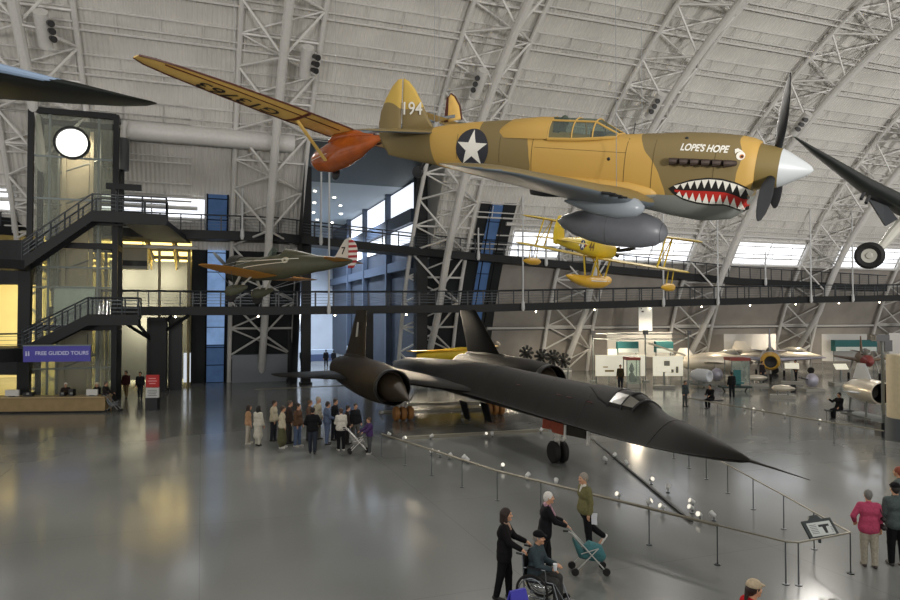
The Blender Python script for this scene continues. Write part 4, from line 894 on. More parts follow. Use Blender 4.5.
rd_.build('rudder', [mat('rudder_red', '#a8242c', .5), mat('rudder_white', '#e4e0d8', .5)], A, smooth=False)
m = MB(); m.loft([ring(x, .45, w, h, .1, 2, 16) for x, w, h in ((-3.05, .3, .3), (-3.2, .26, .48), (-3.8, .2, .38), (-5.0, .08, .1))]); m.build('headrest', M_ol2, A)
m = MB(); m.plate([(-2.3, -.3, .58), (-2.3, .3, .58), (-2.5, .22, .95), (-2.5, -.22, .95)], .02); m.build('windscreen', glass_mat('canopy_glass', '#c9d6cf'), A, smooth=False)
for sd in (-1, 1):
    def s26(x, z, o=.006): 
        zc, w, ht, hb_, e = f26(x); h = ht if z > zc else hb_; k = min(.99, abs((z - zc) / h)); return Vector((x, sd * (w * (1 - k * k) ** .5 + o), z))
    l = MB(); l.tube([s26(x, .3 - .02 * x) for x in np.linspace(-.3, -4.2, 20)], .02, 5); l.tube([s26(x, -.05 + .25 * ((-x - 1) / 2.2) ** .6) for x in np.linspace(-1.05, -3.6, 16)], .02, 5); l.build('white_trim_line', mat('trim_white', '#cfcdc0', .5), A)
    em = surf_decal('emblem', [[(-3.45 + .2 * math.cos(q) * (1 + .15 * math.sin(3 * q)), .32 + .15 * math.sin(q)) for q in np.linspace(0, 2 * PI, 16, endpoint=False)]], lambda a, b: s26(a, b), mat('emblem_cream', '#b7b19a', .6), A)
    surf_decal('emblem_mark', [[(-3.5, .28), (-3.38, .25), (-3.36, .4), (-3.46, .38)]], lambda a, b: s26(a, b, .012), M_ol2, em)
# ================================================================ YELLOW FLOAT BIPLANE
Y = tag(empty('float_biplane', M=pose(9.305, 39.372, 9.051, .967, -.024, .212)), 'yellow two-seat biplane on a central float, numbered 44, hanging above the walkway', 'aircraft')
M_ye = mat('trainer_yellow', '#d3b62a', .5, noise=.06); M_ye2 = mat('float_yellow', '#d9a92a', .45)
FN = [(.0, 0, .3, .3, .3, 2), (-.2, 0, .42, .42, .42, 2.2), (-1.2, 0, .45, .5, .5, 2.4), (-2.4, .02, .44, .52, .5, 2.6), (-3.8, .05, .38, .5, .42, 2.6), (-5.4, .1, .24, .32, .3, 2.4), (-7.0, .15, .1, .17, .18, 2), (-7.4, .15, .03, .1, .1, 2)]
mb = MB(); mb.loft([ring(x, *interp(FN, x)[:1], *interp(FN, x)[1:4], 2.4, 28) for x in np.linspace(0, -7.4, 30)]); mb.build('fuselage', M_ye, Y, ang=60)
for zz, ln, xl, nm in ((-.5, 5.1, -1.3, 'lower_wing'), (1.15, 5.3, -.75, 'upper_wing')):
    m = MB(); S = []
    for y in (-1, -.97, -.88, -.6, 0, .6, .88, .97, 1):
        e = 1 if abs(y) < .9 else (.75 if abs(y) < .99 else .25); S.append(((xl - (1 - e) * .7, y * ln, zz + .1 * abs(y)), 1.45 * e, .1, (-1, 0, 0)))
    m.wing(S, 10); m.build(nm, M_ye, Y, ang=60)
for sd in (-1, 1):
    s = MB()
    for y in (3.6,):
        for x in (-1.1, -2.2): s.tube([(x - .3, sd * y, -.4), (x + .2, sd * y, 1.2)], .045, 6)
        s.tube([(-2.5, sd * y, -.4), (-.95, sd * y, 1.2)], .03, 6)
    for x in (-1.0, -2.0): s.tube([(x, sd * .4, .4), (x, sd * .6, 1.15)], .04, 6)
    s.build('wing_strut', M_ye, Y)
    fl_ = MB(); fl_.loft([ring(x, -1.35, w, h, h, 2, 14, yc=sd * 4.1) for x, w, h in ((-.5, .04, .06), (-.9, .18, .2), (-1.7, .2, .22), (-2.3, .12, .14), (-2.7, .02, .04))]); f_ = fl_.build('wing_float', M_ye2, Y, ang=60)
    q = MB()
    for x in (-1.1, -2.0): q.tube([(x, sd * 4.1, -1.15), (x - .1, sd * 4.1, -.45)], .03, 6)
    q.build('float_strut', M_ye, f_)
    m = MB(); m.wing([((-6.4, sd * .05, .2), 1.0, .07, (-1, 0, 0)), ((-6.5, sd * 1.2, .2), .85, .07, (-1, 0, 0)), ((-6.8, sd * 1.6, .2), .35, .06, (-1, 0, 0))], 8); m.build('tailplane', M_ye, Y, ang=60)
    s5 = lambda a, b, o=.01: Vector((a, sd * (interp(FN, a)[1] * .985 + o), b))
    rr_ = surf_decal('roundel', [circ(-4.75, .12, .27)], lambda a, b: s5(a, b), mat('roundel_blue', '#1e2f55', .5), Y); star = [(-4.75 + (.26 if k % 2 == 0 else .1) * math.cos(PI / 2 + k * PI / 5), .12 + (.26 if k % 2 == 0 else .1) * math.sin(PI / 2 + k * PI / 5)) for k in range(10)]
    surf_decal('star', [star], lambda a, b: s5(a, b, .016), M_wht, rr_); surf_decal('roundel_bar', [[(-5.15, .05), (-5.0, .05), (-5.0, .19), (-5.15, .19)]], lambda a, b: s5(a, b, .012), M_wht, rr_); surf_decal('roundel_bar', [[(-4.5, .05), (-4.35, .05), (-4.35, .19), (-4.5, .19)]], lambda a, b: s5(a, b, .012), M_mkr, rr_)
    vs, fs = text_poly('44', .46, .012); surf_decal('number', None, lambda a, b: s5(-3.75 - sd * a, .08 + b), mat('number_brown', '#6b4a16', .5), Y, tris=(vs, fs))
FN2 = [(-6.35, .2), (-6.6, .7), (-6.9, 1.2), (-7.2, 1.4), (-7.5, 1.35), (-7.7, .9), (-7.72, .4), (-7.55, .0), (-7.2, -.05)]
flat_fin(FN2, 0, .1, 'tail_fin', M_ye, Y)
cp_ = MB()
for x in (-2.3, -3.3): cp_.lathe([(.32, .0), (.34, .06), (.24, .07), (.24, .0)], (x, 0, .5), n=18); cp_.plate([(x + .35, -.25, .52), (x + .35, .25, .52), (x + .25, .2, .82), (x + .25, -.2, .82)], .02)
cp_.build('cockpit_rim', M_blk, Y)
for k in range(7):
    a = 2 * PI * k / 7; e = MB(); e.tube([(-.05, .2 * math.cos(a), .2 * math.sin(a)), (-.02, .55 * math.cos(a), .55 * math.sin(a))], [.1, .1], 8); e.build('engine_cylinder', mat('engine_black', '#22211d', .4), Y)
hb = MB(); hb.lathe([(.02, .45), (.1, .38), (.12, 0)], ax='X', n=14); hb.build('propeller_hub', M_blk, Y)
for sg in (-1, 1):
    e = MB(); a = 2.85; d = Vector((0, math.cos(a), math.sin(a))) * sg; n_ = Vector((0, -math.sin(a), math.cos(a)))
    e.loft([[Vector((.35, 0, 0)) + d * r + n_ * w * math.cos(q) + Vector((th * math.sin(q), 0, 0)) for q in np.linspace(0, 2 * PI, 10, endpoint=False)] for r, w, th in ((.08, .05, .05), (.4, .1, .03), (.9, .11, .015), (1.25, .07, .01), (1.35, .015, .004))]); e.build('propeller_blade', M_blk, Y)
mf_ = MB(); mf_.loft([ring(x, z, w, h, h * .9, 2.1, 20) for x, z, w, h in ((.5, -1.65, .05, .08), (.2, -1.72, .3, .25), (-.8, -1.85, .42, .36), (-2.2, -1.85, .42, .38), (-3.4, -1.8, .34, .3), (-4.6, -1.66, .2, .2), (-5.4, -1.55, .03, .05))]); m_ = mf_.build('main_float', M_ye2, Y, ang=60)
l = MB(); l.tube([(x, -.43 * (1 if -2.6 < x < -.7 else .8), -1.72) for x in np.linspace(-.3, -2.9, 8)], .035, 5); l.build('float_trim', M_wht, m_)
s = MB()
for x in (-.7, -2.6):
    for sd in (-1, 1): s.tube([(x, sd * .2, -1.5), (x - .2, sd * .4, -.4)], .05, 6)
s.tube([(-.7, 0, -1.5), (-2.6, 0, -.45)], .04, 6); s.build('float_pylon', M_ye, Y)
# ================================================================ SAILPLANE
MG = pose(-4.719, 23.414, 10.72, 2.453, -.044, .022)
G = tag(empty('sailplane', M=MG), 'small sailplane with a varnished orange pod and long yellow strutted wing at upper left', 'aircraft')
M_pod = mat('varnished_mahogany', '#a3501c', .25, noise=.25, nscale=2.5, coat=.4); M_gy = mat('cream_yellow_fabric', '#ebc069', .45, noise=.06); M_trim = mat('dark_brown_trim', '#4d1f0e', .4); M_alu = mat('aluminium_boom', '#aab4bd', .25, metal=.7)
PD = [(.0, -.05, .05, .05, .05), (-.1, -.05, .2, .2, .22), (-.4, -.05, .32, .36, .4), (-1.0, -.02, .38, .5, .5), (-1.6, 0.05, .36, .55, .48), (-2.2, .15, .27, .42, .38), (-2.8, .28, .14, .22, .22), (-3.3, .38, .04, .08, .08)]
mb = MB(); mb.loft([ring(x, *interp(PD, x), 2.1, 28) for x in np.linspace(0, -3.3, 26)]); mb.build('pod', M_pod, G, ang=60)
pk = MB(); pk.loft([ring(x, z, w, h, h, 2, 14) for x, z, w, h in ((-.8, .52, .06, .05), (-1.2, .62, .18, .16), (-2.2, .62, .16, .14), (-2.9, .5, .04, .04))]); pk.build('wing_pylon', M_pod, G)
wl_ = MB(); wl_.ball((-.9, -.28, -.52), (.22, .05, .2), 6); wl_.build('skid_wheel', M_blk, G)
nl = MB(); nl.tube([(-.35, -.33, -.12), (-1.15, -.385, .02)], .012, 5); nl.tube([(-.35, .33, -.12), (-1.15, .385, .02)], .012, 5); nl.build('pod_trim', M_wht, G)
bm_ = MB(); bm_.tube([(-1.4, 0, .62), (-6.3, 0, .62)], [.095, .06], 12); bm_.build('tail_boom', M_alu, G)
for sd in (-1, 1):
    S = []
    for y, xl, ch, z in ((.0, -.72, 1.3, .78), (2.6, -.72, 1.3, .93), (4.4, -.8, 1.12, 1.03), (5.8, -.9, .85, 1.11), (6.5, -1.0, .6, 1.15), (6.85, -1.15, .3, 1.17)): S.append(((xl, sd * y, z), ch, .13, (-1, 0, 0)))
    m = MB(); m.wing(S, 14); w_ = m.build('wing', M_gy, G, ang=60)
    e = MB(); e.tube([Vector(s_[0]) + Vector((0, 0, -.01)) for s_ in S], [.05, .05, .045, .04, .035, .02], 8); e.tube([Vector(s_[0]) + Vector((-s_[1], 0, 0)) for s_ in S], .025, 6)
    for y in (1.8,): e.tube([(-.72, sd * y, .86), (-1.3, sd * y, .79), (-2.0, sd * y, .86)], .05, 6)
    e.tube([(-1.65, sd * .3, .74), (-1.65, sd * 4.2, .98), (-1.55, sd * 6.2, 1.1)], .018, 5); e.build('wing_trim', M_trim, w_)
    s = MB(); s.loft([[Vector(a) + Vector((.09 * math.cos(q), 0, .025 * math.sin(q))) for q in np.linspace(0, 2 * PI, 12, endpoint=False)] for a in ((-1.1, sd * .36, -.2), (-1.25, sd * 1.75, .82))]); s.build('wing_strut', M_gy, G)
    m = MB(); m.wing([((-5.6, sd * .05, .55), .5, .08, (-1, 0, 0)), ((-5.65, sd * 1.1, .52), .4, .08, (-1, 0, 0)), ((-5.75, sd * 1.3, .5), .2, .08, (-1, 0, 0))], 8); m.build('tailplane', M_gy, G, ang=60)
fv = [(-6.0, .5), (-6.0, 1.22), (-6.08, 1.3), (-6.22, 1.2), (-6.42, .9), (-6.52, .5)]; fo = flat_fin(fv, 0, .07, 'tail_fin', M_gy, G)
e = MB(); e.tube([(a, 0, b) for a, b in fv], .028, 6); e.loft([[Vector((-5.88, o, .5)), Vector((-5.94, o, 1.2)), Vector((-6.0, o, 1.24)), Vector((-6.02, o, .5))] for o in (-.03, .03)]); e.build('fin_trim', M_trim, fo)
# registration under the near wing, read from below
vs, fs = text_poly('G13763', .62, .01)
def underw(a, b):
    y = 3.75 + a * .98; z = .93 + (y - 2.6) * .057; return Vector((-1.25 + b * .8, y, z - .105 + .012 * max(0, y - 3)))
o_ = surf_decal('registration', None, underw, mat('lettering_dark', '#2a1c10', .6), G, .2, tris=(vs, fs))
cable(MG @ Vector((-1.3, .2, .95)), 'thin steel cable holding the yellow sailplane wing', 27, group='sailplane cables')
cable(MG @ Vector((-1.3, 4.0, 1.06)), 'thin steel cable holding the outer yellow sailplane wing', 27, group='outer sailplane cables')
# ================================================================ DARK WINGS entering the frame
def part_plane(name, label, secs, m, cat='aircraft'):
    t = tag(empty(name, secs[0][0]), label, cat); b = Vector(secs[0][0]); mb = MB()
    mb.wing([(Vector(a) - b, (Vector(c) - Vector(a)).length, th, Vector(c) - Vector(a)) for a, c, th in secs], 14); mb.build('wing', m, t, ang=60); return t, b
M_nv = mat('dark_sea_green_paint', '#191d1a', .4, noise=.1, spec=.3)
secs = [(at(-110, 44, 13.7), at(-120, 90, 16.5), .15), (at(-70, 53, 14.1), at(-75, 94, 16.7), .15), (at(0, 69, 15), at(-2, 99, 17), .15), (at(80, 86, 16), at(74, 104, 17.5), .14), (at(130, 97, 16.9), at(124, 106.5, 17.7), .12), (at(150, 101, 17.3), at(147, 106, 17.7), .1), (at(157, 103, 17.5), at(156.5, 104, 17.6), .1)]
Lw_, b = part_plane('dark_aircraft', 'dark green aircraft wing entering at the top left corner', secs, M_nv)
e = MB(); e.tube([Vector(s_[0]) - b + Vector((0, -.01, .02)) for s_ in secs[:3]] + [at(66, 83.2, 15.9) - b], [.12, .115, .1, .06], 10); e.build('edge_sheen', mat('pale_blue_sheen', '#8ea3bd', .35), Lw_)  # bluish light along the leading edge, painted as a pale strip
fz = MB(); c0 = at(-150, 60, 14.8) - b; fz.loft([[c0 + Vector((-1.2 + r_ * math.cos(q), yy, r_ * math.sin(q))) for q in np.linspace(0, 2 * PI, 20, endpoint=False)] for yy, r_ in ((-3, .3), (-2, .8), (1, .9), (4, .5), (6, .1))]); fz.build('fuselage', M_nv, Lw_)
secs = [(at(940, 216, 17.6), at(948, 232, 19.5), .15), (at(900, 200, 17.0), at(902, 217, 18.6), .25), (at(870, 184, 16.5), at(871, 201, 17.9), .24), (at(840, 165, 15.9), at(841, 177, 17.0), .2), (at(812, 148, 15.3), at(812, 154, 16.1), .15), (at(797, 138.5, 15.05), at(797, 140, 15.5), .12), (at(793.5, 136.5, 15.), at(793.5, 137, 15.1), .12)]
Rw_, b = part_plane('dark_fighter', 'dark green fighter wing with a landing wheel entering at the right edge', secs, M_nv)
e = MB(); e.plate([at(868, 199, 17.2) - b, at(882, 199, 17.2) - b, at(897, 219, 17.4) - b, at(885, 226, 17.4) - b], .06); e.build('gear_door', mat('door_dark', '#33363a', .5), Rw_, smooth=False)
lg_ = MB(); lg_.tube([at(912, 212, 17.6) - b, at(892, 234, 17.4) - b, at(880, 249, 17.2) - b], [.16, .14, .09], 10); lg_.tube([at(880, 249, 17.2) - b, at(872, 254, 17.1) - b], .06, 8); lg_.build('gear_leg', mat('gear_cream', '#c6c4b8', .4), Rw_)
wc = at(869.5, 255.5, 17.0) - b; wm = MB(); wm.lathe([(.17, -.07), (.27, -.1), (.335, -.05), (.335, .05), (.27, .1), (.17, .07), (.17, -.07)], (0, 0, 0), 'Z', 28, caps=False); wo = wm.build('wheel', M_tyre, Rw_, loc=wc); wo.rotation_euler = Vector((-.62, -.75, -.12)).to_track_quat('Z', 'Y').to_euler()
hm = MB(); hm.lathe([(0, -.1), (.06, -.1), (.09, -.06), (.175, -.075), (.175, .075), (.09, .06), (.06, .1), (0, .1)], (0, 0, 0), 'Z', 20); hm.build('wheel_hub', mat('hub_pale', '#b9b7ac', .4), wo)
pm = MB(); 
for a, c in (((864, 193), (861, 199)), ((869, 196), (866, 203))): pm.tube([at(*a, 16.4) - b, at(*c, 16.3) - b], .04, 6)
pm.build('gun_barrel', M_blk, Rw_)
fz = MB(); c0 = at(1030, 235, 18.6) - b; fz.loft([[c0 + Vector((.6 + r_ * math.cos(q), yy, r_ * math.sin(q))) for q in np.linspace(0, 2 * PI, 20, endpoint=False)] for yy, r_ in ((-3, .3), (-2, .8), (1, .9), (4, .5), (6, .1))]); fz.build('fuselage', M_nv, Rw_)
# ================================================================ EXHIBITS ALONG THE FAR WALL
M_pole = mat('stand_grey', '#7f837f', .45); M_panelw = mat('lit_panel_white', '#e9e6d2', .6, emit='#fff8e0', estr=.4); M_teal = mat('teal_fabric', '#2f6c6c', .7); M_silver = mat('polished_aluminium', '#ddd3c0', .3, metal=.35, noise=.06, nscale=1.)
def board(name, label, x0, y0, x1, y1, Y, m, legs=True, th=.08, cat='display board', extra=None):
    a, b = at(x0, y1, Y), at(x1, y1, Y); h = at(x0, y0, Y).z - a.z; w = (b - a).length; c = (a + b) / 2; t = tag(empty(name, (c.x, c.y, 0)), label, cat)
    k = MB(); k.box((0, 0, a.z + h / 2), (w, th, h)); k.build('panel', m, t, smooth=False)
    if legs:
        for s in (-1, 1):
            k = MB(); k.tube([(s * (w / 2 - .1), .08, 0), (s * (w / 2 - .1), .08, a.z + h * .6)], .04, 6); k.build('leg', M_pole, t)
    return t, a.z, h, w
t, z, h, w = board('display_board', 'white lit display board behind the standing visitor, left of the red-topped case', 595.5, 355, 645, 376, 53, M_panelw)
k = MB(); k.box((-w * .22, -.06, z + .4), (.7, .02, .14)); k.box((-w * .3, -.06, z + .7), (.4, .02, .08)); k.build('printed_caption', mat('caption_tan', '#b49a6a', .6), t, smooth=False)
t, z, h, w = board('display_board', 'white display board with small pictures to the right of the red-topped case', 653, 356, 683, 376, 54, M_panelw)
k = MB()
for x, y_, ww, hh in ((-.1, .95, .45, .5), (-.25, .4, .2, .22), (.3, .4, .25, .25), (.7, .5, .2, .5)): k.box((x, -.06, z + y_), (ww, .02, hh))
k.build('small_picture', mat('picture_grey', '#8d8a7c', .6), t, smooth=False)
board('display_board', 'tall pale grey backing board behind the teal canopies', 607, 332, 672, 357, 60, mat('pale_board', '#a5a39c', .7))
board('display_board', 'large blank white board on the far wall above the yellow-nosed jet', 724, 334, 776, 363, 66, mat('white_board', '#cfccc6', .7))
board('display_board', 'blank white board behind the teal banner near the right edge', 822, 334, 867, 361, 66, mat('white_board', '#cfccc6'))
board('display_board', 'white lit box panel at the right edge behind the grey pole', 889, 333, 912, 357, 42, mat('white_board', '#cfccc6'))
board('display_board', 'narrow white banner stand at the left end of the lit display boards', 608, 349, 617, 372, 55, M_panelw)
for a, lb in (((617, 341.5, 637.5, 352.5, 57), 'teal canopy box over the left display board'), ((655, 341.5, 672, 352.5, 57), 'teal canopy box over the right display board'), ((833, 340, 875, 351, 65), 'long teal banner on a frame near the right edge')):
    t, z, h, w = board('canopy_banner', lb, *a[:5], M_teal, th=.7, cat='banner')
    k = MB(); k.box((0, -.37, z + h * .2), (w * .96, .04, h * .38)); k.build('white_valance', mat('valance_white', '#dde4dc', .6), t, smooth=False)
# hanging white banner under the lower walkway
p0, p1 = at(638.5, 306, 61), at(652.3, 331, 61); t = tag(empty('hanging_banner', (p0.x, p0.y, p1.z)), 'white rectangular banner hanging below the lower walkway', 'banner')
w, h = p1.x - p0.x, p0.z - p1.z; k = MB(); k.box((w / 2, 0, h / 2), (w, .05, h)); k.build('cloth_panel', mat('banner_white', '#f0efe8', .7), t, smooth=False)
k = MB(); k.ball((w * .3, -.04, h * .78), (.13, .02, .07), 5); k.ball((w * .2, -.04, h * .9), (.05, .02, .05), 4); k.build('dark_emblem', M_blk, t)
k = MB(); k.tube([(0, 0, h), (w, 0, h)], .04); k.tube([(.1, 0, h), (.1, 0, h + .7)], .015); k.tube([(w - .1, 0, h), (w - .1, 0, h + .7)], .015); k.build('hanger_bar', M_pole, t)
# lighting rig frame round the booth
t = tag(empty('lighting_rig', at(593, 385, 55)), 'grey pole lighting rig framing the lit display boards', 'lighting rig'); o = Vector(t.location); t.location.z = 0; o.z = 0
w = at(688, 300, 55).x - o.x; H_ = at(593, 334, 55).z
for x in (0, w * .55, w):
    k = MB(); k.tube([(x, 0, 0), (x, 0, H_)], .06, 8); k.box((x, 0, .06), (.5, .5, .12)); k.build('pole', M_pole, t)
for z in (H_, H_ - .4): k = MB(); k.tube([(0, 0, z), (w, 0, z)], .04, 6); k.build('cross_bar', M_pole, t)
for x in (0, w * .55, w): k = MB(); k.box((x, -.1, H_ + .12), (.34, .3, .34)); k.build('rig_lamp', M_lampcan, t, smooth=False)
k = MB(); k.tube([(w * .57, -.2, H_ - .7), (w * .95, -.4, H_ - 1.7)], .08, 6); k.build('boom', mat('boom_cream', '#c9c1ac', .5), t)
# red-topped glass cases
def glass_case(label, x0, x1, ytop, ybot, Y, things):
    a, b = at(x0, ybot, Y), at(x1, ybot, Y); w = b.x - a.x; z0 = max(0., a.z); h = at(x0, ytop, Y).z; t = tag(empty('glass_case', ((a.x + b.x) / 2, Y, 0)), label, 'display case')
    k = MB(); k.box((0, 0, .14), (w, w, .28)); k.build('base', mat('case_base', '#b7b1a3', .5), t, smooth=False)
    k = MB(); k.box((0, 0, h - .1), (w * 1.06, w * 1.06, .22)); k.build('red_top', mat('case_red', '#8e2f22', .5), t, smooth=False)
    k = MB()
    for x in (-1, 1):
        for y in (-1, 1): k.box((x * w * .48, y * w * .48, h / 2), (.06, .06, h))
    k.build('frame', M_pole, t, smooth=False)
    k = MB(); k.box((0, -w * .48, h / 2), (w * .96, .02, h - .3)); k.build('glass_pane', glass_mat('case_glass', '#e6efe8', alpha=.8), t, smooth=False)
    for q in things: q.build('exhibit', mat('exhibit_grey', '#6d6a5e', .5), t)
k1 = MB(); k1.ball((0, 0, .7), (.25, .25, .4), 6); k1.lathe([(.05, 1.0), (.2, 1.3), (.12, 1.6), (.02, 1.8)]); k1.ball((.3, .1, .55), .2, 6)
glass_case('tall glass case with a dark red top among the lit display boards', 625, 638.5, 357, 386, 51, [k1])
k1 = MB(); k1.ball((.2, 0, .8), (.2, .25, .3), 6); k1.tube([(-.3, 0, .3), (-.2, 0, 1.4)], .06)
glass_case('open glass case with a brown top to the right, beside the silver fuselage', 728, 746, 357.5, 379, 52, [k1])
# reception stands
def prism(label, name, cat, px, py, Y, parts):
    p = at(px, py, Y); p.z = 0; t = tag(empty(name, p), label, cat)
    for pn, mb, m in parts: mb.build(pn, m, t)
    return t
a = MB(); a.box((0, 0, .32), (2.1, .8, .12)); l_ = [MB().tube([(s * .7, 0, 0), (s * .9, 0, .3)], .05) for s in (-1, 1)]; c_ = MB(); c_.box((.2, .1, .95), (.5, .12, 1.1)); c_.box((.2, -.2, .62), (.5, .5, .1))
prism('dark teal tilted simulator seat on a low platform in front of the brown-topped case', 'simulator_seat', 'seat', 735, 391, 48, [('platform', a, mat('teal_dark', '#31423f', .6)), ('seat', c_, M_teal)] + [('leg', q, M_blk) for q in l_])
# silver jets ---------------------------------------------------------------
def jet(label, name, px, Y, z, heading, L, R_, m, nose=None, span=5.0, fin=2.0, sweep=1.6, intake=True, wing_z=-.1, gear=True, scale_w=1.0, bulge=None):
    p = at(px, 300, Y); t = tag(empty(name, (p.x, p.y, 0), heading), label, 'aircraft')
    prof = [(0, .62), (-.05 * L, .8), (-.2 * L, 1.0), (-.5 * L, 1.02), (-.75 * L, .8), (-.95 * L, .55), (-L, .5)] if intake else [(0, .03), (-.04 * L, .3), (-.15 * L, .75), (-.35 * L, 1), (-.6 * L, .98), (-.85 * L, .6), (-L, .3)]
    mb = MB(); mb.loft([ring(x, z, R_ * r, R_ * r, R_ * r, 2, 24) for x, r in prof], caps=not intake); mb.build('fuselage', m, t, ang=60)
    if intake:
        k = MB(); k.lathe([(R_ * .6, 0), (R_ * .68, .04), (R_ * .84, -.05 * L), (R_ * .97, -.13 * L)], (0, 0, z), 'X', 24, caps=False); k.build('nose_ring', nose or m, t)
        k = MB(); k.lathe([(0, -.35), (R_ * .6, -.3), (R_ * .6, -.36), (0, -.4)], (0, 0, z), 'X', 20); k.build('intake_duct', mat('intake_black', '#0d0c0b'), t)
    elif nose:
        k = MB(); k.loft([ring(x * 1.0 + .02, z, R_ * r * 1.02, R_ * r * 1.02, R_ * r * 1.02, 2, 24) for x, r in prof[:3]]); k.build('nose_cone', nose, t, ang=60)
    for sd in (-1, 1):
        k = MB(); k.wing([((-.32 * L, sd * R_ * .6, z + wing_z), .3 * L, .1, (-1, 0, 0)), ((-.32 * L - sweep, sd * span, z + wing_z + .25), .14 * L, .09, (-1, 0, 0)), ((-.34 * L - sweep, sd * (span + .1), z + wing_z + .26), .05 * L, .05, (-1, 0, 0))], 10); k.build('wing', m, t, ang=60)
        k = MB(); k.wing([((-.83 * L, sd * .1, z + .4), .13 * L, .08, (-1, 0, 0)), ((-.83 * L - .5, sd * span * .36, z + .5), .08 * L, .08, (-1, 0, 0))], 8); k.build('tailplane', m, t, ang=60)
    k = MB(); k.wing([((-.72 * L, 0, z + R_ * .6), .24 * L, .09, (-1, 0, 0)), ((-.72 * L - fin * .7, 0, z + R_ * .6 + fin), .11 * L, .08, (-1, 0, 0))], 10, up=(0, 1, 0)); k.build('tail_fin', m, t, ang=60)
    k = MB(); k.loft([ring(x, z + R_ * .8, w, h, .1, 2, 14) for x, w, h in ((-.16 * L, .05, .03), (-.22 * L, .34, .42), (-.34 * L, .34, .44), (-.46 * L, .05, .05))]); k.build('cockpit_canopy', mat('cockpit_glass', '#8f8f86', .12), t, ang=60)
    if gear:
        for x, y in ((-.12 * L, 0), (-.5 * L, -1.1), (-.5 * L, 1.1)):
            k = MB(); k.tube([(x, y, .3), (x, y * .7, z)], .06, 6); gg = k.build('gear_leg', mat('gear_white', '#d8d5cc'), t); k = MB(); k.lathe([(.12, -.09), (.28, -.08), (.3, 0), (.28, .08), (.12, .09)], (0, 0, 0), 'Y', 16); k.build('wheel', M_tyre, gg, loc=(x, y, .3))
    return t
M_ny = mat('nose_yellow', '#d2a331', .5); M_nr = mat('nose_red', '#8e2a22', .5); M_br = mat('tan_brown_skin', '#7d6650', .5, noise=.15); M_vio = mat('pale_violet_silver', '#b9b6c4', .35, metal=.4)
jet('silver swept-wing jet facing the viewer with a yellow ring round its nose intake', 'jet_fighter', 770, 54.5, 1.6, -2.0, 11, .78, M_vio, M_ny, 4.2, 2.0)
jet('long bright silver fuselage jet lying side-on behind the brown-topped case', 'jet_fighter', 752, 58.5, 1.3, -.05, 6.8, .85, M_silver, None, 2.0, .7, intake=False)
jet('tan brown jet with a dark red nose under the teal banner', 'jet_fighter', 868, 52, 1.75, -2.05, 10, .62, M_br, M_nr, 2.1, 1.4, intake=False)
jet('silver straight-winged jet beyond the yellow-nosed jet', 'jet_fighter', 822, 62, 1.6, -.35, 8, .5, M_silver, None, 4.2, 1.0, intake=False, sweep=.4)
# white engine pod on a cradle by the silver fuselage
a = MB(); a.lathe([(.0, -.75), (.35, -.7), (.5, -.3), (.5, .5), (.42, .75), (.3, .74), (.0, .4)], (0, 0, .85), 'Y', 20); b = MB(); b.box((0, 0, .2), (1., 1.1, .12)); b.tube([(-.35, 0, 0), (-.3, 0, .5)], .05); b.tube([(.35, 0, 0), (.3, 0, .5)], .05)
q = prism('small white engine pod on a cradle in front of the silver fuselage', 'engine_pod', 'engine', 701, 378, 51, [('pod', a, M_white), ('cradle', b, M_pole)]); q.rotation_euler.z = PI + .6
# jet nozzle by the pole
a = MB(); a.lathe([(.5, -.62), (.56, -.6), (.6, -.2), (.62, .6), (.5, 1.6), (.2, 2.4), (0, 2.45)], (0, 0, 1.55), 'Y', 28, caps=False); c = MB(); c.lathe([(.5, -.62), (.46, -.4), (.4, .3), (0, .5)], (0, 0, 1.55), 'Y', 28, caps=False); b = MB(); b.box((0, .7, .25), (1.1, 2.6, .12))
for x in (-.45, .45):
    for y in (0, 1.4): b.tube([(x, y, 0), (x * .8, y, 1.1)], .05)
f = MB(); f.wing([((.0, .2, 2.1), 1.6, .1, (0, 1, 0)), ((0, .7, 2.9), .7, .1, (0, 1, 0))], up=(1, 0, 0)); w_ = MB(); w_.wing([((-.5, .1, 1.45), 1.3, .1, (0, 1, 0)), ((-1.0, .4, 1.5), .6, .1, (0, 1, 0))])
prism('silver jet tail with a big round black nozzle beside the grey pole at right', 'jet_tail', 'aircraft', 873, 300, 34, [('tail_shell', a, M_silver), ('nozzle', c, mat('intake_black', '#0d0c0b')), ('trolley', b, M_pole), ('tail_fin', f, M_white), ('tailplane', w_, M_white)])
# grey pole with boxes and round pillar at the right edge
a = MB(); a.tube([(0, 0, 0), (0, 0, 4.4)], .07, 8); b = MB(); b.box((0, 0, .3), (.5, .5, .6)); c = MB(); c.box((-.1, 0, 4.35), (.6, .4, .3)); d = MB(); d.box((.25, .1, 4.0), (.34, .3, .5))
prism('slim grey pole with black projector boxes at its top near the right edge', 'equipment_pole', 'pole', 883.5, 433, 30.5, [('pole', a, M_pole), ('base', b, mat('dark_grey_body', '#3a3d3e')), ('projector_box', c, M_blk), ('speaker_box', d, M_blk)])
a = MB(); a.lathe([(.95, .95), (.95, 3.65), (0, 3.65)], n=32); b = MB(); b.lathe([(0, 0), (1.02, 0), (1.02, .95), (0, .95)], n=32)
prism('pale round information pillar on a grey base at the right edge', 'information_pillar', 'pillar', 913, 440, 29.5, [('lit_drum', a, mat('pillar_cream', '#e2d3b0', .5, noise=.05)), ('base', b, mat('grey_base', '#5c6266', .5))])
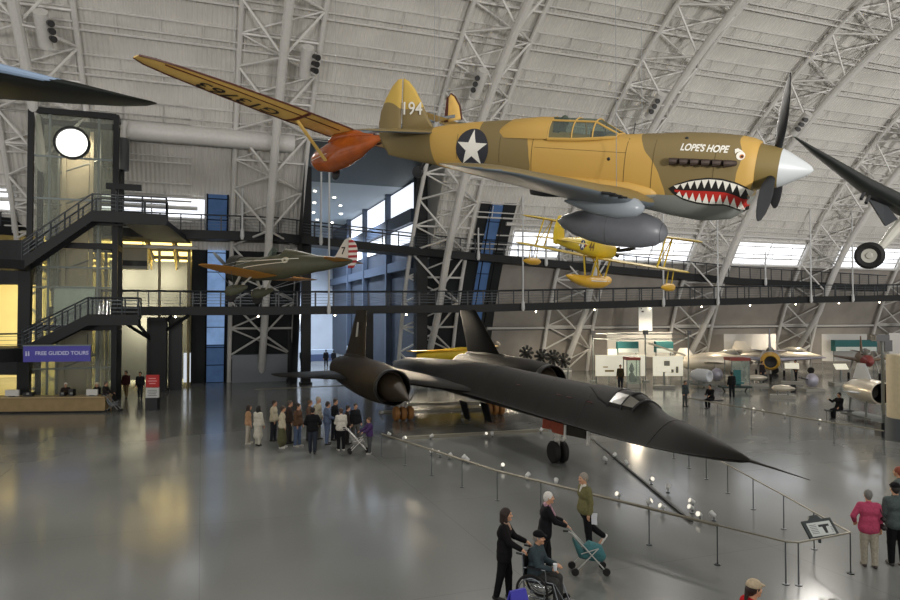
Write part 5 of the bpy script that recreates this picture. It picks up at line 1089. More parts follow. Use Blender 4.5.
# engine rack (dark tangle) behind the jet's far nacelle
t = tag(empty('engine_display', W(26.5, 49.5, 0), .4), 'black radial engines displayed on a rack by the far wall behind the black jet', 'engine')
for i, (x, z) in enumerate(((-2.0, 2.3), (-.6, 2.0), (.5, 1.9), (1.5, 1.6))):
    k = MB(); k.ball((x, 0, z), (.28, .4, .28), 6)
    for j in range(9): a_ = 2 * PI * j / 9 + i; k.tube([(x + .2 * math.cos(a_), 0, z + .2 * math.sin(a_)), (x + .62 * math.cos(a_), .05, z + .62 * math.sin(a_))], [.1, .13], 7)
    k.build('radial_engine', mat('engine_black', '#22211d'), t)
k = MB(); k.box((-.2, 0, .9), (4.6, .5, .1)); k.tube([(-2.2, 0, 0), (-2.2, 0, 1.6)], .06); k.tube([(1.9, 0, 0), (1.9, 0, 1.1)], .06); k.tube([(-.2, 0, 0), (-.2, 0, 1.5)], .06); k.build('rack', M_pole, t)
# yellow aircraft beyond the black jet
t = tag(empty('yellow_aircraft', W(18.6, 49.6, .42), HR + .25), 'yellow light aircraft mostly hidden behind the black jet, its wing showing', 'aircraft')
k = MB(); k.loft([ring(x, 1.9, w, h, h, 2.2, 18) for x, w, h in ((2.6, .2, .2), (2.2, .42, .42), (.5, .5, .55), (-1.5, .36, .4), (-3.6, .1, .14))]); k.build('fuselage', M_ye, t, ang=60)
k = MB(); k.wing([((-4.2 + 0, -.4, 2.25), 1.0, .1, (0, 1, 0)), ((0, -.6, 2.2), 1.5, .12, (0, 1, 0)), ((3.8, -.4, 2.45), 1.0, .1, (0, 1, 0))]); k.build('wing', M_ye2, t, ang=60)
k = MB(); k.ball((3.9, .1, 2.5), (.35, .5, .35), 6); k.build('engine', mat('engine_grey', '#8d867a', .4), t)
for x in (-1, 1): k = MB(); k.tube([(x, .0, -.1), (x * .6, 0, 1.6)], .06); k.lathe([(.1, -.08), (.3, -.06), (.3, .06), (.1, .08)], (x, 0, -.12), 'Y', 14); k.build('gear_leg', M_blk, t)
# smaller exhibits standing on the floor between the jets
def low_exhibit(px, py, label, kind):
    p = ground(px, py); t = tag(empty('floor_exhibit', p, random.uniform(-.6, .6)), label, 'exhibit')
    k = MB(); k.box((0, 0, .1), (1.5, .8, .2)); k.build('plinth', mat('plinth_pale', '#a9a69c', .5), t, smooth=False)
    if kind == 'bomb':
        k = MB(); k.lathe([(.0, -.7), (.16, -.55), (.24, -.1), (.2, .35), (.08, .7), (.0, .72)], (0, 0, .62), 'X', 16); k.build('shell', M_silver, t)
        k = MB()
        for a in range(4): k.box((.6, .16 * math.cos(a * PI / 2), .62 + .16 * math.sin(a * PI / 2)), (.3, .02 + .2 * abs(math.cos(a * PI / 2)), .02 + .2 * abs(math.sin(a * PI / 2))))
        k.build('tail_vane', M_blk, t, smooth=False)
        for x in (-.3, .3): k = MB(); k.box((x, 0, .3), (.08, .4, .35)); k.build('cradle', M_pole, t, smooth=False)
    elif kind == 'turret':
        k = MB(); k.ball((0, 0, .75), (.45, .4, .5), 8); k.build('dome', M_vio, t); k = MB(); k.tube([(-.3, -.1, .8), (-.95, -.15, .95)], .04); k.tube([(-.3, .1, .8), (-.95, .15, .95)], .04); k.build('barrel', M_blk, t)
    else:
        k = MB(); k.box((0, 0, .75), (.12, .12, 1.1)); k.build('stand', M_pole, t, smooth=False); k = MB(); k.plate([(-.5, -.2, 1.2), (.5, -.2, 1.2), (.5, .15, 1.6), (-.5, .15, 1.6)], .05); k.build('label_panel', M_panelw, t, smooth=False)
for a in ((757, 386, 'small silver bomb on a plinth left below the yellow-nosed jet', 'bomb'), (792, 384, 'low pale label stand right of the yellow-nosed jet', 'stand'), (812, 391, 'small silver gun dome with two barrels right of the yellow-nosed jet', 'turret'),
          (783, 398, 'small silver bomb nearest the long right barrier', 'bomb'), (841, 385, 'pale label stand under the tan brown jet', 'stand'), (664, 388, 'pale label stand in front of the picture board', 'stand'), (717, 384, 'small silver gun dome beside the brown-topped case', 'turret')): low_exhibit(*a)
# ================================================================ BARRIERS AND FLOOR LIGHT TRACKS
M_brail = mat('barrier_rail_metal', '#8f8a7c', .35, metal=.6); M_post = mat('barrier_post_grey', '#4b5054', .4); M_lampw = mat('white_spot_can', '#d9d9d5', .35)
def barrier(label, pts, z, gap, rail_r=.03, lamps=(), wires=0, mrail=None):
    P = [Vector((p[0], p[1], 0)) for p in pts]; t = tag(empty('barrier', P[0]), label, 'barrier'); o = P[0]; Q = [p - o for p in P]
    k = MB(); k.tube([q + Vector((0, 0, z)) for q in Q], rail_r, 6); k.build('top_rail', mrail or M_brail, t)
    k = MB()
    for j in range(1, wires + 1): k.tube([q + Vector((0, 0, z * j / (wires + 1))) for q in Q], .004, 4)
    k.build('wire', M_wire, t) if wires else None
    for i in range(len(Q) - 1):
        L = (Q[i + 1] - Q[i]).length; n = max(1, round(L / gap))
        for j in range(n + (1 if i == len(Q) - 2 else 0)):
            q = Q[i].lerp(Q[i + 1], j / n); k = MB(); k.tube([q, q + Vector((0, 0, z))], .014, 6); k.lathe([(.07, 0), (.07, .015), (.02, .02)], q, n=10); k.build('post', M_post, t)
    return t
B1 = [(-2.6, 26.1), (1.37, 19.95), (5.77, 14.85)]; B2 = [(5.77, 14.85), (6.72, 13.78), (6.95, 13.73), (8.35, 14.35)]; B3 = [(8.35, 14.35), (8.4, 17.3), (8.4, 22.5), (8.4, 29)]
barrier('thick-railed barrier running along the near side of the black jet', B1, .85, 1.75, .04)
barrier('thin barrier corner at lower right in front of the jet\'s nose, carrying the sign', B2, .85, 1.45, .02)
barrier('thin barrier on the right-hand side of the black jet\'s nose', B3, .85, 1.6, .02)
barrier('low barrier on the far side beyond the visitor group', [(-11.7, 41), (-4.8, 44)], .9, 2.2, .03)
g0, g1, g2 = ground(688, 398, .9), ground(790, 416, .9), ground(884, 431, .9)
barrier('long barrier in front of the silver jets at right', [g0[:2], g1[:2], g2[:2]], .9, 2.4, .03)
g0, g1 = ground(560, 376, .9), ground(700, 372, .9)
def track(label, a, b, w=.14, h=.12, m=None):
    a, b = Vector((a[0], a[1], 0)), Vector((b[0], b[1], 0)); d = b - a; t = tag(empty('light_track', a, math.atan2(d.y, d.x)), label, 'light track'); L = d.length
    k = MB(); k.box((L / 2, 0, h / 2), (L, w, h)); k.build('channel', m or M_brail, t, smooth=False); k = MB(); k.box((L / 2, 0, h + .005), (L, w * .4, .01)); k.build('cover_strip', m or mat('cover_cream', '#b9b29c', .4), t, smooth=False); return t
track('pale floor light track crossing under the black jet from the barrier', (-2.03, 29.65), (4.53, 31.7))
track('dark floor light track running from the nose wheel to the barrier corner', (6.14, 29.6), (6.28, 17.9), w=.1, h=.06, m=mat('dark_grey_body', '#3a3d3e'))
track('pale floor light track behind the main wheels of the black jet', (-3.9, 37.5), (2.3, 38.8))
track('pale floor light track on the far side of the main wheels', (-3.2, 40.6), (4.2, 42.2))
def floor_spot(p, label, group, z=0.):
    t = tag(empty('floor_spotlight', (p[0], p[1], z), random.uniform(0, 6)), label, 'spotlight', group)
    k = MB(); k.tube([(0, 0, .0), (0, 0, .12)], .015, 6); k.lathe([(.06, 0), (.06, .02), (.02, .025)], n=12); k.build('base', M_post, t)
    k = MB(); k.tube([(-.04, 0, .13), (.1, 0, .2)], [.05, .075], 12); k.build('lamp_can', M_lampw, t)
    k = MB(); k.tube([(.1, 0, .2), (.104, 0, .202)], .062, 12); k.build('lens', mat('spot_lens', '#f4f1e4', .2, emit='#fff6e2', estr=.8), t)
for px, py in ((390, 433), (431, 450), (440, 452), (449, 454), (463, 456), (468, 458), (502, 464), (527, 474), (556, 480), (619, 493), (648, 500), (663, 505), (606, 458)):
    p = ground(px, py, .2); floor_spot(p, 'small white floor spotlight beside the barrier on the near side of the black jet', 'spotlights along the jet barrier')
for px, py in ((404, 436), (431, 434), (485, 432), (492, 432), (540, 428)): p = ground(px, py, .2); floor_spot((p.x, p.y - .25), 'small white spotlight along the pale floor track under the black jet', 'spotlights along the pale track')
for px, py in ((614, 454), (627, 462), (651, 478), (668, 486), (692, 506), (700, 513), (714, 513), (693, 500)): p = ground(px, py, .2); floor_spot(p, 'small white spotlight near the dark floor track below the jet nose', 'spotlights along the dark track')
for px, py in ((382, 411), (408, 410), (462, 412), (481, 404), (386, 402)): p = ground(px, py, .2); floor_spot((p.x, p.y - .3), 'small white spotlight by the main wheels of the black jet', 'spotlights behind the main wheels')
for px, py in ((745, 410), (755, 412), (764, 414), (785, 418), (819, 424)):
    p = ground(px, py, .0); floor_spot(p, 'small dark spotlight below the long barrier at right', 'spotlights below the right barrier')
# sign on the barrier corner
BL, BR, TL = at(810.5, 540, 14.1), at(839.5, 535.5, 14.35), at(801, 522, 14.42); e1 = (BR - BL); w = e1.length; e1.normalize(); e2 = (TL - BL); e2 = (e2 - e1 * e2.dot(e1) * .0); h = e2.length; ey_ = e2.normalized(); nn = e1.cross(ey_).normalized()
t = tag(empty('information_sign', BL), 'tilted black-framed information sign with a black T shape on the barrier corner', 'sign')
k = MB(); k.plate([(0, 0, 0), e1 * w, e1 * w + ey_ * h, ey_ * h], .04); k.build('sign_frame', mat('sign_frame', '#26302f', .4), t, smooth=False)
k = MB(); q = lambda a, b: e1 * w * a + ey_ * h * b + nn * .024; k.plate([q(.1, .1), q(.9, .1), q(.9, .84), q(.1, .84)], .006); k.build('sign_face', mat('sign_face', '#c9cec9', .5), t, smooth=False)
k = MB(); q = lambda a, b: e1 * w * a + ey_ * h * b + nn * .03
k.plate([q(.45, .68), q(.8, .68), q(.8, .56), q(.45, .56)], .004); k.plate([q(.56, .56), q(.69, .56), q(.66, .2), q(.58, .2)], .004); k.build('sign_symbol', M_blk, t, smooth=False)
k = MB()
for i in range(6): k.plate([q(.15, .72 - i * .09), q(.38, .72 - i * .09), q(.38, .69 - i * .09), q(.15, .69 - i * .09)], .003)
for i in range(4): k.plate([q(.82, .5 - i * .08), q(.88, .5 - i * .08), q(.88, .47 - i * .08), q(.82, .47 - i * .08)], .003)
k.build('sign_print', mat('print_grey', '#77777a'), t, smooth=False)
k = MB(); k.plate([e1 * w * .25 + ey_ * h, e1 * w * .68 + ey_ * h, e1 * w * .6 + ey_ * (h + .1), e1 * w * .34 + ey_ * (h + .1)], .04); k.build('handle_tab', mat('sign_frame', '#26302f'), t, smooth=False)
k = MB(); k.tube([e1 * w * .5 + ey_ * h * .5 - nn * .02, e1 * w * .5 + ey_ * h * .5 - nn * .02 + Vector((0, 0, -.28))], .03, 6); k.build('support_leg', M_post, t)
# blue floor sign in the foreground
p = at(518, 600, 11.6); t = tag(empty('floor_sign', (p.x, p.y, 0), .5), 'blue violet folding floor sign at the bottom edge below the wheelchair', 'sign')
k = MB(); k.plate([(-.24, -.22, 0), (.24, -.22, 0), (.15, 0, .76), (-.15, 0, .76)], .03); k.build('front_board', mat('violet_blue', '#3d3ab0', .4), t, smooth=False); k = MB(); k.plate([(-.24, .24, 0), (.24, .24, 0), (.15, 0.02, .76), (-.15, 0.02, .76)], .03); k.build('rear_board', mat('violet_blue', '#3d3ab0'), t, smooth=False)
# ================================================================ PEOPLE: one skin each, grown from a distance field
def surface_nets(prims, vox, k=.03):
    """prims: (kind, params..., blend) -> (verts, faces) of the smooth union"""
    los, his = [], []
    for p in prims:
        if p[0] == 'c': a, b, ra, rb = p[1:5]; r = max(ra, rb); los.append(np.minimum(a, b) - r); his.append(np.maximum(a, b) + r)
        else: c, r = p[1:3]; los.append(np.array(c) - np.max(r)); his.append(np.array(c) + np.max(r))
    lo = np.min(los, axis=0) - vox * 2.5; hi = np.max(his, axis=0) + vox * 2.5
    n = np.ceil((hi - lo) / vox).astype(int) + 1; D = np.full(n, 9.0)
    for p, l_, h_ in zip(prims, los, his):
        kk = p[-1] if p[-1] is not None else k; m = kk * 2 + vox * 2
        i0 = np.maximum(0, ((l_ - m - lo) / vox).astype(int)); i1 = np.minimum(n, ((h_ + m - lo) / vox).astype(int) + 2)
        g = np.stack(np.meshgrid(*[lo[a] + vox * np.arange(i0[a], i1[a]) for a in range(3)], indexing='ij'), -1)
        if p[0] == 'c':
            a, b, ra, rb = p[1:5]; a = np.array(a, float); ab = np.array(b, float) - a; L2 = max(ab @ ab, 1e-9)
            t = np.clip(((g - a) @ ab) / L2, 0, 1); d = np.linalg.norm(g - a - t[..., None] * ab, axis=-1) - (ra + (rb - ra) * t)
        else:
            c, r = np.array(p[1], float), np.array(p[2], float); M = p[3] if p[3] is not None else np.eye(3)
            q = ((g - c) @ M) / r; qn = np.linalg.norm(q, axis=-1); d = (qn - 1) * np.min(r) if True else 0
        s = D[i0[0]:i1[0], i0[1]:i1[1], i0[2]:i1[2]]
        if p[0] == 's':   # cut
            s[...] = np.maximum(s, -d)
        else:
            h = np.clip(.5 + .5 * (s - d) / kk, 0, 1); s[...] = s * (1 - h) + d * h - kk * h * (1 - h)
    ins = D < 0
    c8 = [ins[i:n[0] - 1 + i, j:n[1] - 1 + j, l:n[2] - 1 + l] for i in (0, 1) for j in (0, 1) for l in (0, 1)]
    cnt = sum(c.astype(int) for c in c8); act = (cnt > 0) & (cnt < 8); idx = -np.ones(act.shape, int); A_ = np.argwhere(act); idx[act] = np.arange(len(A_))
    acc = np.zeros((len(A_), 3)); wt = np.zeros(len(A_))
    corners = [(i, j, l) for i in (0, 1) for j in (0, 1) for l in (0, 1)]
    V8 = {c: D[A_[:, 0] + c[0], A_[:, 1] + c[1], A_[:, 2] + c[2]] for c in corners}
    for c in corners:
        for ax in range(3):
            if c[ax] == 0:
                e = list(c); e[ax] = 1; e = tuple(e); a, b = V8[c], V8[e]; m = (a < 0) != (b < 0)
                t = np.where(m, a / np.where(m, a - b, 1), 0); pt_ = np.tile(np.array(c, float), (len(A_), 1)); pt_[:, ax] = t; acc[m] += pt_[m]; wt[m] += 1
    V = lo + vox * (A_ + acc / np.maximum(wt, 1)[:, None]); F = []
    for ax in range(3):
        u, v = [(1, 2), (2, 0), (0, 1)][ax]; sl = [slice(None)] * 3
        a = ins[tuple(slice(0, n[q] - 1) if q == ax else slice(None) for q in range(3))]; b = ins[tuple(slice(1, n[q]) if q == ax else slice(None) for q in range(3))]
        E_ = np.argwhere(a != b); E_ = E_[(E_[:, u] > 0) & (E_[:, v] > 0) & (E_[:, u] < n[u] - 1) & (E_[:, v] < n[v] - 1)]
        du = np.zeros(3, int); du[u] = 1; dv = np.zeros(3, int); dv[v] = 1
        q = [idx[tuple((E_ - o).T)] for o in (du + dv, dv, 0 * du, du)]
        Q = np.stack(q, 1); fl_ = a[tuple(E_.T)]; Q[~fl_] = Q[~fl_][:, ::-1]; F.append(Q)
    return V, np.concatenate(F)
def sdf_obj(name, prims, vox, m, parent, k=.03, mats=None):
    V, F = surface_nets(prims, vox, k); me = bpy.data.meshes.new(name); me.from_pydata(V.tolist(), [], F.tolist()); me.update()
    me.materials.append(m); me.polygons.foreach_set('use_smooth', [True] * len(me.polygons))
    if mats:
        cs = np.zeros(len(me.polygons) * 3); me.polygons.foreach_get('center', cs); cs = cs.reshape(-1, 3); ids = np.zeros(len(cs), int)
        for i, (mm, pts, r) in enumerate(mats):
            me.materials.append(mm)
            for p in pts: ids[np.linalg.norm(cs - p, axis=1) < r] = i + 1
        me.polygons.foreach_set('material_index', ids)
    return link(name, me, parent)
SKIN = mat('skin_light', '#c99878', .6, noise=.05, nscale=30); SKIN2 = mat('skin_tan', '#a87755', .6, noise=.05, nscale=30)
M_eye, M_lip = mat('eye_dark', '#1c1512', .3), mat('lip_red', '#9c5448', .5)
V3 = lambda *a: np.array(a, float)
def person(label, pos, heading, H=1.72, top='#333333', bottom='#222222', hair='#3a2a1c', pose_='stand', vox=.016, shoes='#1c1a19', sleeves=True, coat=0., skirt=None, longhair=False,
           hat=None, legs=None, arms=None, lean=0., turn=0., skin=SKIN, scarf=None, bag=None, collar=None, slim=1., hem=0., z=0., bald=False, child=False, pony=False, hands_detail=False, extra=None, group=None, headlow=0.):
    """heading: direction the person faces, radians (0 = +X).  Local frame: x to the person's right, y forward"""
    s = H / 1.74; root = tag(empty('person', (pos[0], pos[1], z), heading - PI / 2), label, 'person', group)
    sit = pose_ == 'sit'; lg = legs or ([(84, 84), (80, 88)] if sit else [(3, 2), (-3, 2)]); ar_ = arms or [(6, 9, 14), (6, 9, 14)]
    R_ = math.radians; ax = V3(0, math.sin(R_(lean)), math.cos(R_(lean)))
    pel = V3(0, 0, .92)
    J = {}
    for i, sd in enumerate((-1, 1)):
        sw, kn = map(R_, lg[i]); hip = pel + V3(sd * .092, 0, -.02); kne = hip + .425 * V3(sd * .015, math.sin(sw), -math.cos(sw)); a2 = sw - kn; ank = kne + .405 * V3(-sd * .005, math.sin(a2), -math.cos(a2))
        J[sd] = [hip, kne, ank, a2]
    lowest = min(J[-1][2][2], J[1][2][2]) - .075
    dz = -lowest if not sit else -lowest
    sh = V3(0, 0, dz); pel = pel + sh
    for sd in (-1, 1): J[sd][:3] = [q + sh for q in J[sd][:3]]
    neck = pel + ax * .53; chest = pel + ax * .36; waist = pel + ax * .16; nkt = neck + ax * .075 + V3(0, .015, 0); hc = neck + V3(0, .045 + .06 * math.sin(R_(lean)), .18 - headlow)
    ct, st_ = math.cos(R_(turn)), math.sin(R_(turn)); HM = np.array([[ct, -st_, 0], [st_, ct, 0], [0, 0, 1]])   # turn > 0: to the person's left
    hd = lambda x, y, zz: hc + HM @ V3(x, y, zz)
    A_ = {}
    for i, sd in enumerate((-1, 1)):
        p, ab, el = map(R_, ar_[i][:3]); ins = R_(ar_[i][3]) if len(ar_[i]) > 3 else 0.; S = neck - ax * .055 + V3(sd * .175 * slim, 0, 0)
        d1 = V3(sd * math.sin(ab), math.sin(p) * math.cos(ab), -math.cos(p) * math.cos(ab)); E_ = S + .285 * d1
        d2 = V3(sd * (math.sin(ab) * .5 - math.sin(ins)), math.sin(p + el), -math.cos(p + el)); d2 /= np.linalg.norm(d2); Wr = E_ + .245 * d2; A_[sd] = (S, E_, Wr, d2)
    c = lambda a, b, ra, rb, kk=None: ('c', a * s, b * s, ra * s, rb * s, kk)
    e = lambda cc, r, M=None, kk=None: ('e', cc * s, V3(*r) * s, M, kk)
    X = V3(1, 0, 0)
    # ---- body skin, one surface
    B = [c(pel - X * .07, pel + X * .07, .105, .105, .05), c(waist - X * .05, waist + X * .05, .1, .1, .06), c(chest - X * .075 * slim, chest + X * .075 * slim, .112, .112, .06), c(neck - ax * .06 - X * .13 * slim, neck - ax * .06 + X * .13 * slim, .065, .065, .05),
         c(neck - ax * .04, nkt + V3(0, .01, .04), .058, .05, .03)]
    for sd in (-1, 1):
        hip, kne, ank, a2 = J[sd]; ft = V3(sd * .03, math.cos(a2), math.sin(a2)); B += [c(hip, kne, .092, .056, .04), c(kne, ank, .056, .038, .02), c(ank + V3(0, -.03, -.035), ank + ft * .15 + V3(0, 0, -.04), .036, .03, .02)]
        S, E_, Wr, d2 = A_[sd]; B += [c(S, E_, .052, .04, .03), c(E_, Wr, .04, .027, .015)]
        # hand: palm, four unequal curled fingers, thumb from the side of the palm
        side = np.cross(d2, V3(0, 0, 1)); side = side / (np.linalg.norm(side) + 1e-9); nrm = np.cross(side, d2); pc = Wr + d2 * .05
        B += [c(Wr, pc + side * .018, .024, .02, .012), c(Wr, pc - side * .018, .024, .02, .012), c(pc - side * .02, pc + side * .02, .021, .021, .01)]
        for f_, (o, ln) in enumerate(((-.03, .062), (-.01, .074), (.011, .07), (.031, .055))):
            b0 = pc + side * o + d2 * .025; b1 = b0 + d2 * ln * .55 - nrm * .012; b2 = b1 + d2 * ln * .4 - nrm * .028; B += [c(b0, b1, .0105, .0095, .004), c(b1, b2, .0095, .008, .004)]
        th = pc - d2 * .012 - sd * side * .026; B += [c(th, th - sd * side * .022 + d2 * .028 - nrm * .01, .0125, .011, .006), c(th - sd * side * .022 + d2 * .028 - nrm * .01, th - sd * side * .02 + d2 * .058 - nrm * .022, .011, .009, .004)]
    B += [e(hd(0, -.012, .02), (.076, .096, .1), HM, .02), e(hd(0, .02, -.045), (.058, .07, .075), HM, .03), c(hd(0, .07, -.098), hd(0, .06, -.09), .026, .026, .02), c(hd(0, .085, .01), hd(0, .108, -.024), .009, .0155, .01), c(hd(-.016, .09, -.03), hd(.016, .09, -.03), .011, .011, .008),
          c(hd(-.035, .083, .028), hd(.035, .083, .028), .012, .012, .012)]
    for sd in (-1, 1): B += [c(hd(sd * .076, -.012, .015), hd(sd * .074, -.006, -.025), .014, .011, .006), e(hd(sd * .048, .062, -.03), (.022, .02, .022), None, .015)]
    eyes = [hd(q * .03, .088, .005) * s for q in (-1, 1)]; lips = [hd(q * .012, .09, -.064) * s for q in (-1, 0, 1)]
    body = sdf_obj('body', B, vox * s, skin, root, mats=[(M_eye, eyes, max(.011, vox * .75) * s), (M_lip, lips, max(.012, vox * .7) * s)])
    # ---- trousers or skirt
    g = .014; T_ = [c(pel - X * .07, pel + X * .07, .105 + g, .105 + g, .05), c(waist - X * .05 - ax * .04, waist + X * .05 - ax * .04, .1 + g * .6, .1 + g * .6, .05)]
    for sd in (-1, 1):
        hip, kne, ank, a2 = J[sd]; T_ += [c(hip, kne, .095 + g, .066 + g, .04), c(kne, ank + (kne - ank) * .04, .066 + g, .052 + g * .8, .02)]
    if skirt:
        T_ += [c(pel, V3(0, pel[1] * .5, skirt), .13, .2 if skirt < .5 else .17, .05), c(V3(-.07, 0, skirt), V3(.07, 0, skirt), .13, .13, .05)]
    sdf_obj('skirt' if skirt else 'trousers', T_, vox * s, cloth(bottom), root)
    # ---- upper garment
    g = .024; U_ = [c(waist - X * .055, waist + X * .055, .104 + g, .104 + g, .06), c(chest - X * .078 * slim, chest + X * .078 * slim, .114 + g, .114 + g, .06), c(neck - ax * .065 - X * .135 * slim, neck - ax * .065 + X * .135 * slim, .066 + g, .066 + g, .05), c(pel - X * .08 + ax * (.02 - hem), pel + X * .08 + ax * (.02 - hem), .118 + g, .118 + g, .04), c(waist - X * .055, pel - X * .08 + ax * .02, .104 + g, .118 + g, .04), c(waist + X * .055, pel + X * .08 + ax * .02, .104 + g, .118 + g, .04),
                    c(neck - ax * .05, neck + ax * .01, .07, .064, .02)]
    for sd in (-1, 1):
        S, E_, Wr, d2 = A_[sd]; U_ += [c(S, E_, .056 + g * .8, .046 + g * .7, .03)]
        if sleeves: U_ += [c(E_, Wr - d2 * .02, .046 + g * .7, .036 + g * .6, .015)]
    if coat: U_ += [c(pel, V3(0, pel[1], coat), .135, .175, .05), c(V3(-.08, 0, coat), V3(.08, 0, coat), .12, .12, .05)]
    sdf_obj('jacket' if sleeves else 'shirt', U_, vox * s, cloth(top), root)
    # ---- shoes
    for sd in (-1, 1):
        hip, kne, ank, a2 = J[sd]; ft = V3(sd * .03, math.cos(a2), math.sin(a2)); up = V3(0, -math.sin(a2), math.cos(a2))
        sdf_obj('shoe', [c(ank - up * .045 - ft * .035, ank - up * .045 + ft * .16, .042, .038, .02), c(ank - up * .02, ank + up * .01, .046, .044, .02)], vox * s, mat('shoe_' + shoes, shoes, .5), root)
    # ---- hair, hat
    if not bald:
        Hh = [e(hd(0, -.022, .03), (.088, .104, .108), HM, .01)]
        if longhair: Hh += [c(hd(0, -.06, .0), hd(0, -.07, -.13), .075, .07, .03), c(hd(-.068, -.02, 0), hd(-.075, -.0, -.12), .03, .03, .03), c(hd(.068, -.02, 0), hd(.075, -.0, -.12), .03, .03, .03)]
        else: Hh += [c(hd(0, -.06, -.02), hd(0, -.06, -.05), .06, .05, .03)]
        if pony: Hh += [c(hd(0, -.11, .0), hd(0, -.14, -.14), .04, .025, .02)]
        Hh += [('s', hd(0, .125, -.045) * s, V3(.105, .105, .105) * s, None, .01), ('s', hd(0, .1, -.14) * s, V3(.07, .1, .1) * s, None, .01)]
        sdf_obj('hair', Hh, vox * s * .8, mat('hair_' + hair, hair, .6, noise=.25, nscale=60), root)
    if hat:
        hp = [e(hd(0, -.015, .06), (.095, .112, .085), HM, .01), c(hd(-.05, .1, .055), hd(.05, .1, .055), .016, .016, .03), c(hd(-.035, .14, .045), hd(.035, .14, .045), .012, .012, .03), ('s', hd(0, -.03, -.06) * s, V3(.16, .16, .085) * s, None, .01)]
        sdf_obj('cap', hp, vox * s * .8, cloth(hat), root)
    if scarf:
        sc = [c(neck - X * .07 + V3(0, .06, .02), neck + V3(0, .155, -.2), .03, .04, .02), c(neck + X * .07 + V3(0, .06, .02), neck + V3(0, .155, -.2), .03, .04, .02), c(neck - X * .07 + V3(0, -.03, .03), neck + X * .07 + V3(0, -.03, .03), .04, .04, .03), c(neck + V3(-.02, .15, -.2), neck + V3(-.03, .15, -.33), .035, .03, .02)]
        sdf_obj('scarf', sc, vox * s, mat('scarf_' + scarf, scarf, .8, noise=.4, nscale=22), root)
    if collar: sdf_obj('collar', [c(neck - X * .045 + V3(0, .03, .025), neck + X * .045 + V3(0, .03, .025), .042, .042, .02), c(neck + V3(0, .08, 0), neck + V3(0, .125, -.1), .03, .02, .02)], vox * s, cloth(collar), root)
    if bag:
        sd, col, drop = bag; S = A_[sd][0]; q = S + V3(sd * .085, -.05, -drop)
        sdf_obj('shoulder_bag', [c(q + V3(0, -.07, .09), q + V3(0, .07, .09), .05, .05, .03), c(q + V3(0, -.09, -.09), q + V3(0, .09, -.09), .06, .06, .03)], vox * s, mat('bag_' + col, col, .5), root)
        k_ = MB(); k_.tube([Vector(q * s) + Vector((0, .05, .1)), Vector((S + V3(0, .03, .075)) * s), Vector((S + V3(0, -.03, .075)) * s), Vector(q * s) + Vector((0, -.08, .1))], .012 * s, 5); k_.build('bag_strap', mat('bag_' + col, col, .5), root)
    return root, {k_: tuple(Vector(q * s) for q in A_[k_][:3]) for k_ in A_}, s
def face(dx, dy): return math.atan2(dy, dx)
TOCAM = -PI / 2; AWAY = PI / 2; RIGHT = 0.; LEFT = PI
gp_ = lambda px, py: ground(px, py)
# ---------------------------------------------------------------- visitor group at the centre left
GRP = [  # px, foot y, height, heading, label, kwargs
 (248, 444, 1.62, .3, 'woman in a tan top and pale trousers at the left end of the visitor group', dict(top='#b08a68', bottom='#b9b0a0', hair='#2a1c14', longhair=True, slim=.9, sleeves=False, shoes='#cfc8bb')),
 (258, 445.5, 1.62, AWAY - .4, 'woman in a long off-white coat seen from behind beside the tan-topped woman', dict(top='#c9c4b4', bottom='#c9c4b4', hair='#15110f', longhair=True, slim=.9, coat=.5, skirt=.45)),
 (273.5, 441, 1.72, -.1, 'man in a cream sweater and dark trousers third from the left of the group', dict(top='#c9bfa4', bottom='#33353c', hair='#2c1e15')),
 (282, 448, 1.68, .2, 'person in a cream top and long olive skirt at the front left of the group', dict(top='#c8bda2', bottom='#5b5a40', hair='#3b2a1c', skirt=.3, slim=.92, shoes='#d6d2c8')),
 (289, 443.5, 1.78, .1, 'tall man in a dark brown jacket behind the olive skirt', dict(top='#3a2f2a', bottom='#3c3a38', hair='#4d4038')),
 (297.5, 446.5, 1.74, -.3, 'man in a brown jacket and blue jeans at the group centre left', dict(top='#5d4534', bottom='#55647e', hair='#2b1d14', shoes='#b9b4aa')),
 (309, 440, 1.7, .1, 'person in a brown top half hidden behind the man in black', dict(top='#6d5648', bottom='#3c3a38', hair='#5a4330')),
 (317.5, 439.5, 1.82, -.2, 'grey-haired man in a pale cream shirt at the back of the group', dict(top='#b9b09a', bottom='#6a665c', hair='#a39a8c')),
 (312.5, 453.5, 1.78, AWAY + .1, 'man in a black jacket and dark jeans with his back turned at the group front', dict(top='#17171a', bottom='#2e333c', hair='#1c1511', legs=[(9, 4), (-9, 3)], arms=[(8, 24, 60, 30), (8, 24, 60, 30)], shoes='#2e2a28')),
 (327, 444.5, 1.76, .5, 'man in a blue-grey shirt and jeans right of the man in black', dict(top='#5d6a83', bottom='#63708c', hair='#2c1f17', arms=[(12, 12, 60, 30), (12, 12, 60, 30)])),
 (334.5, 440, 1.76, -.2, 'man in a black top behind the blue-grey shirt', dict(top='#1b1b1f', bottom='#24262c', hair='#2a1d15')),
 (341, 450.5, 1.66, AWAY + .4, 'woman in a white jacket and black trousers at the right of the group', dict(top='#d3cdc0', bottom='#18181a', hair='#4b3626', slim=.95, shoes='#d8d3ca', arms=[(20, 10, 70, 30), (10, 10, 30)])),
 (347, 444.5, 1.6, .2, 'person in dark clothes partly hidden behind the white jacket', dict(top='#2b2422', bottom='#241f1e', hair='#2a1d15')),
 (355.5, 443, 1.66, -.9, 'man in a black jacket leaning by the barrier behind the white stroller', dict(top='#1d1e22', bottom='#5c5a57', hair='#3a3028', legs=[(14, 6), (-6, 4)], lean=-4)),
 (369.5, 454, 1.4, LEFT + .5, 'child in a purple jacket and grey trousers holding the white stroller', dict(top='#4a3560', bottom='#4d5050', hair='#5a3f28', arms=[(40, 6, 30), (40, 6, 30)], shoes='#cbc7c0')),
]
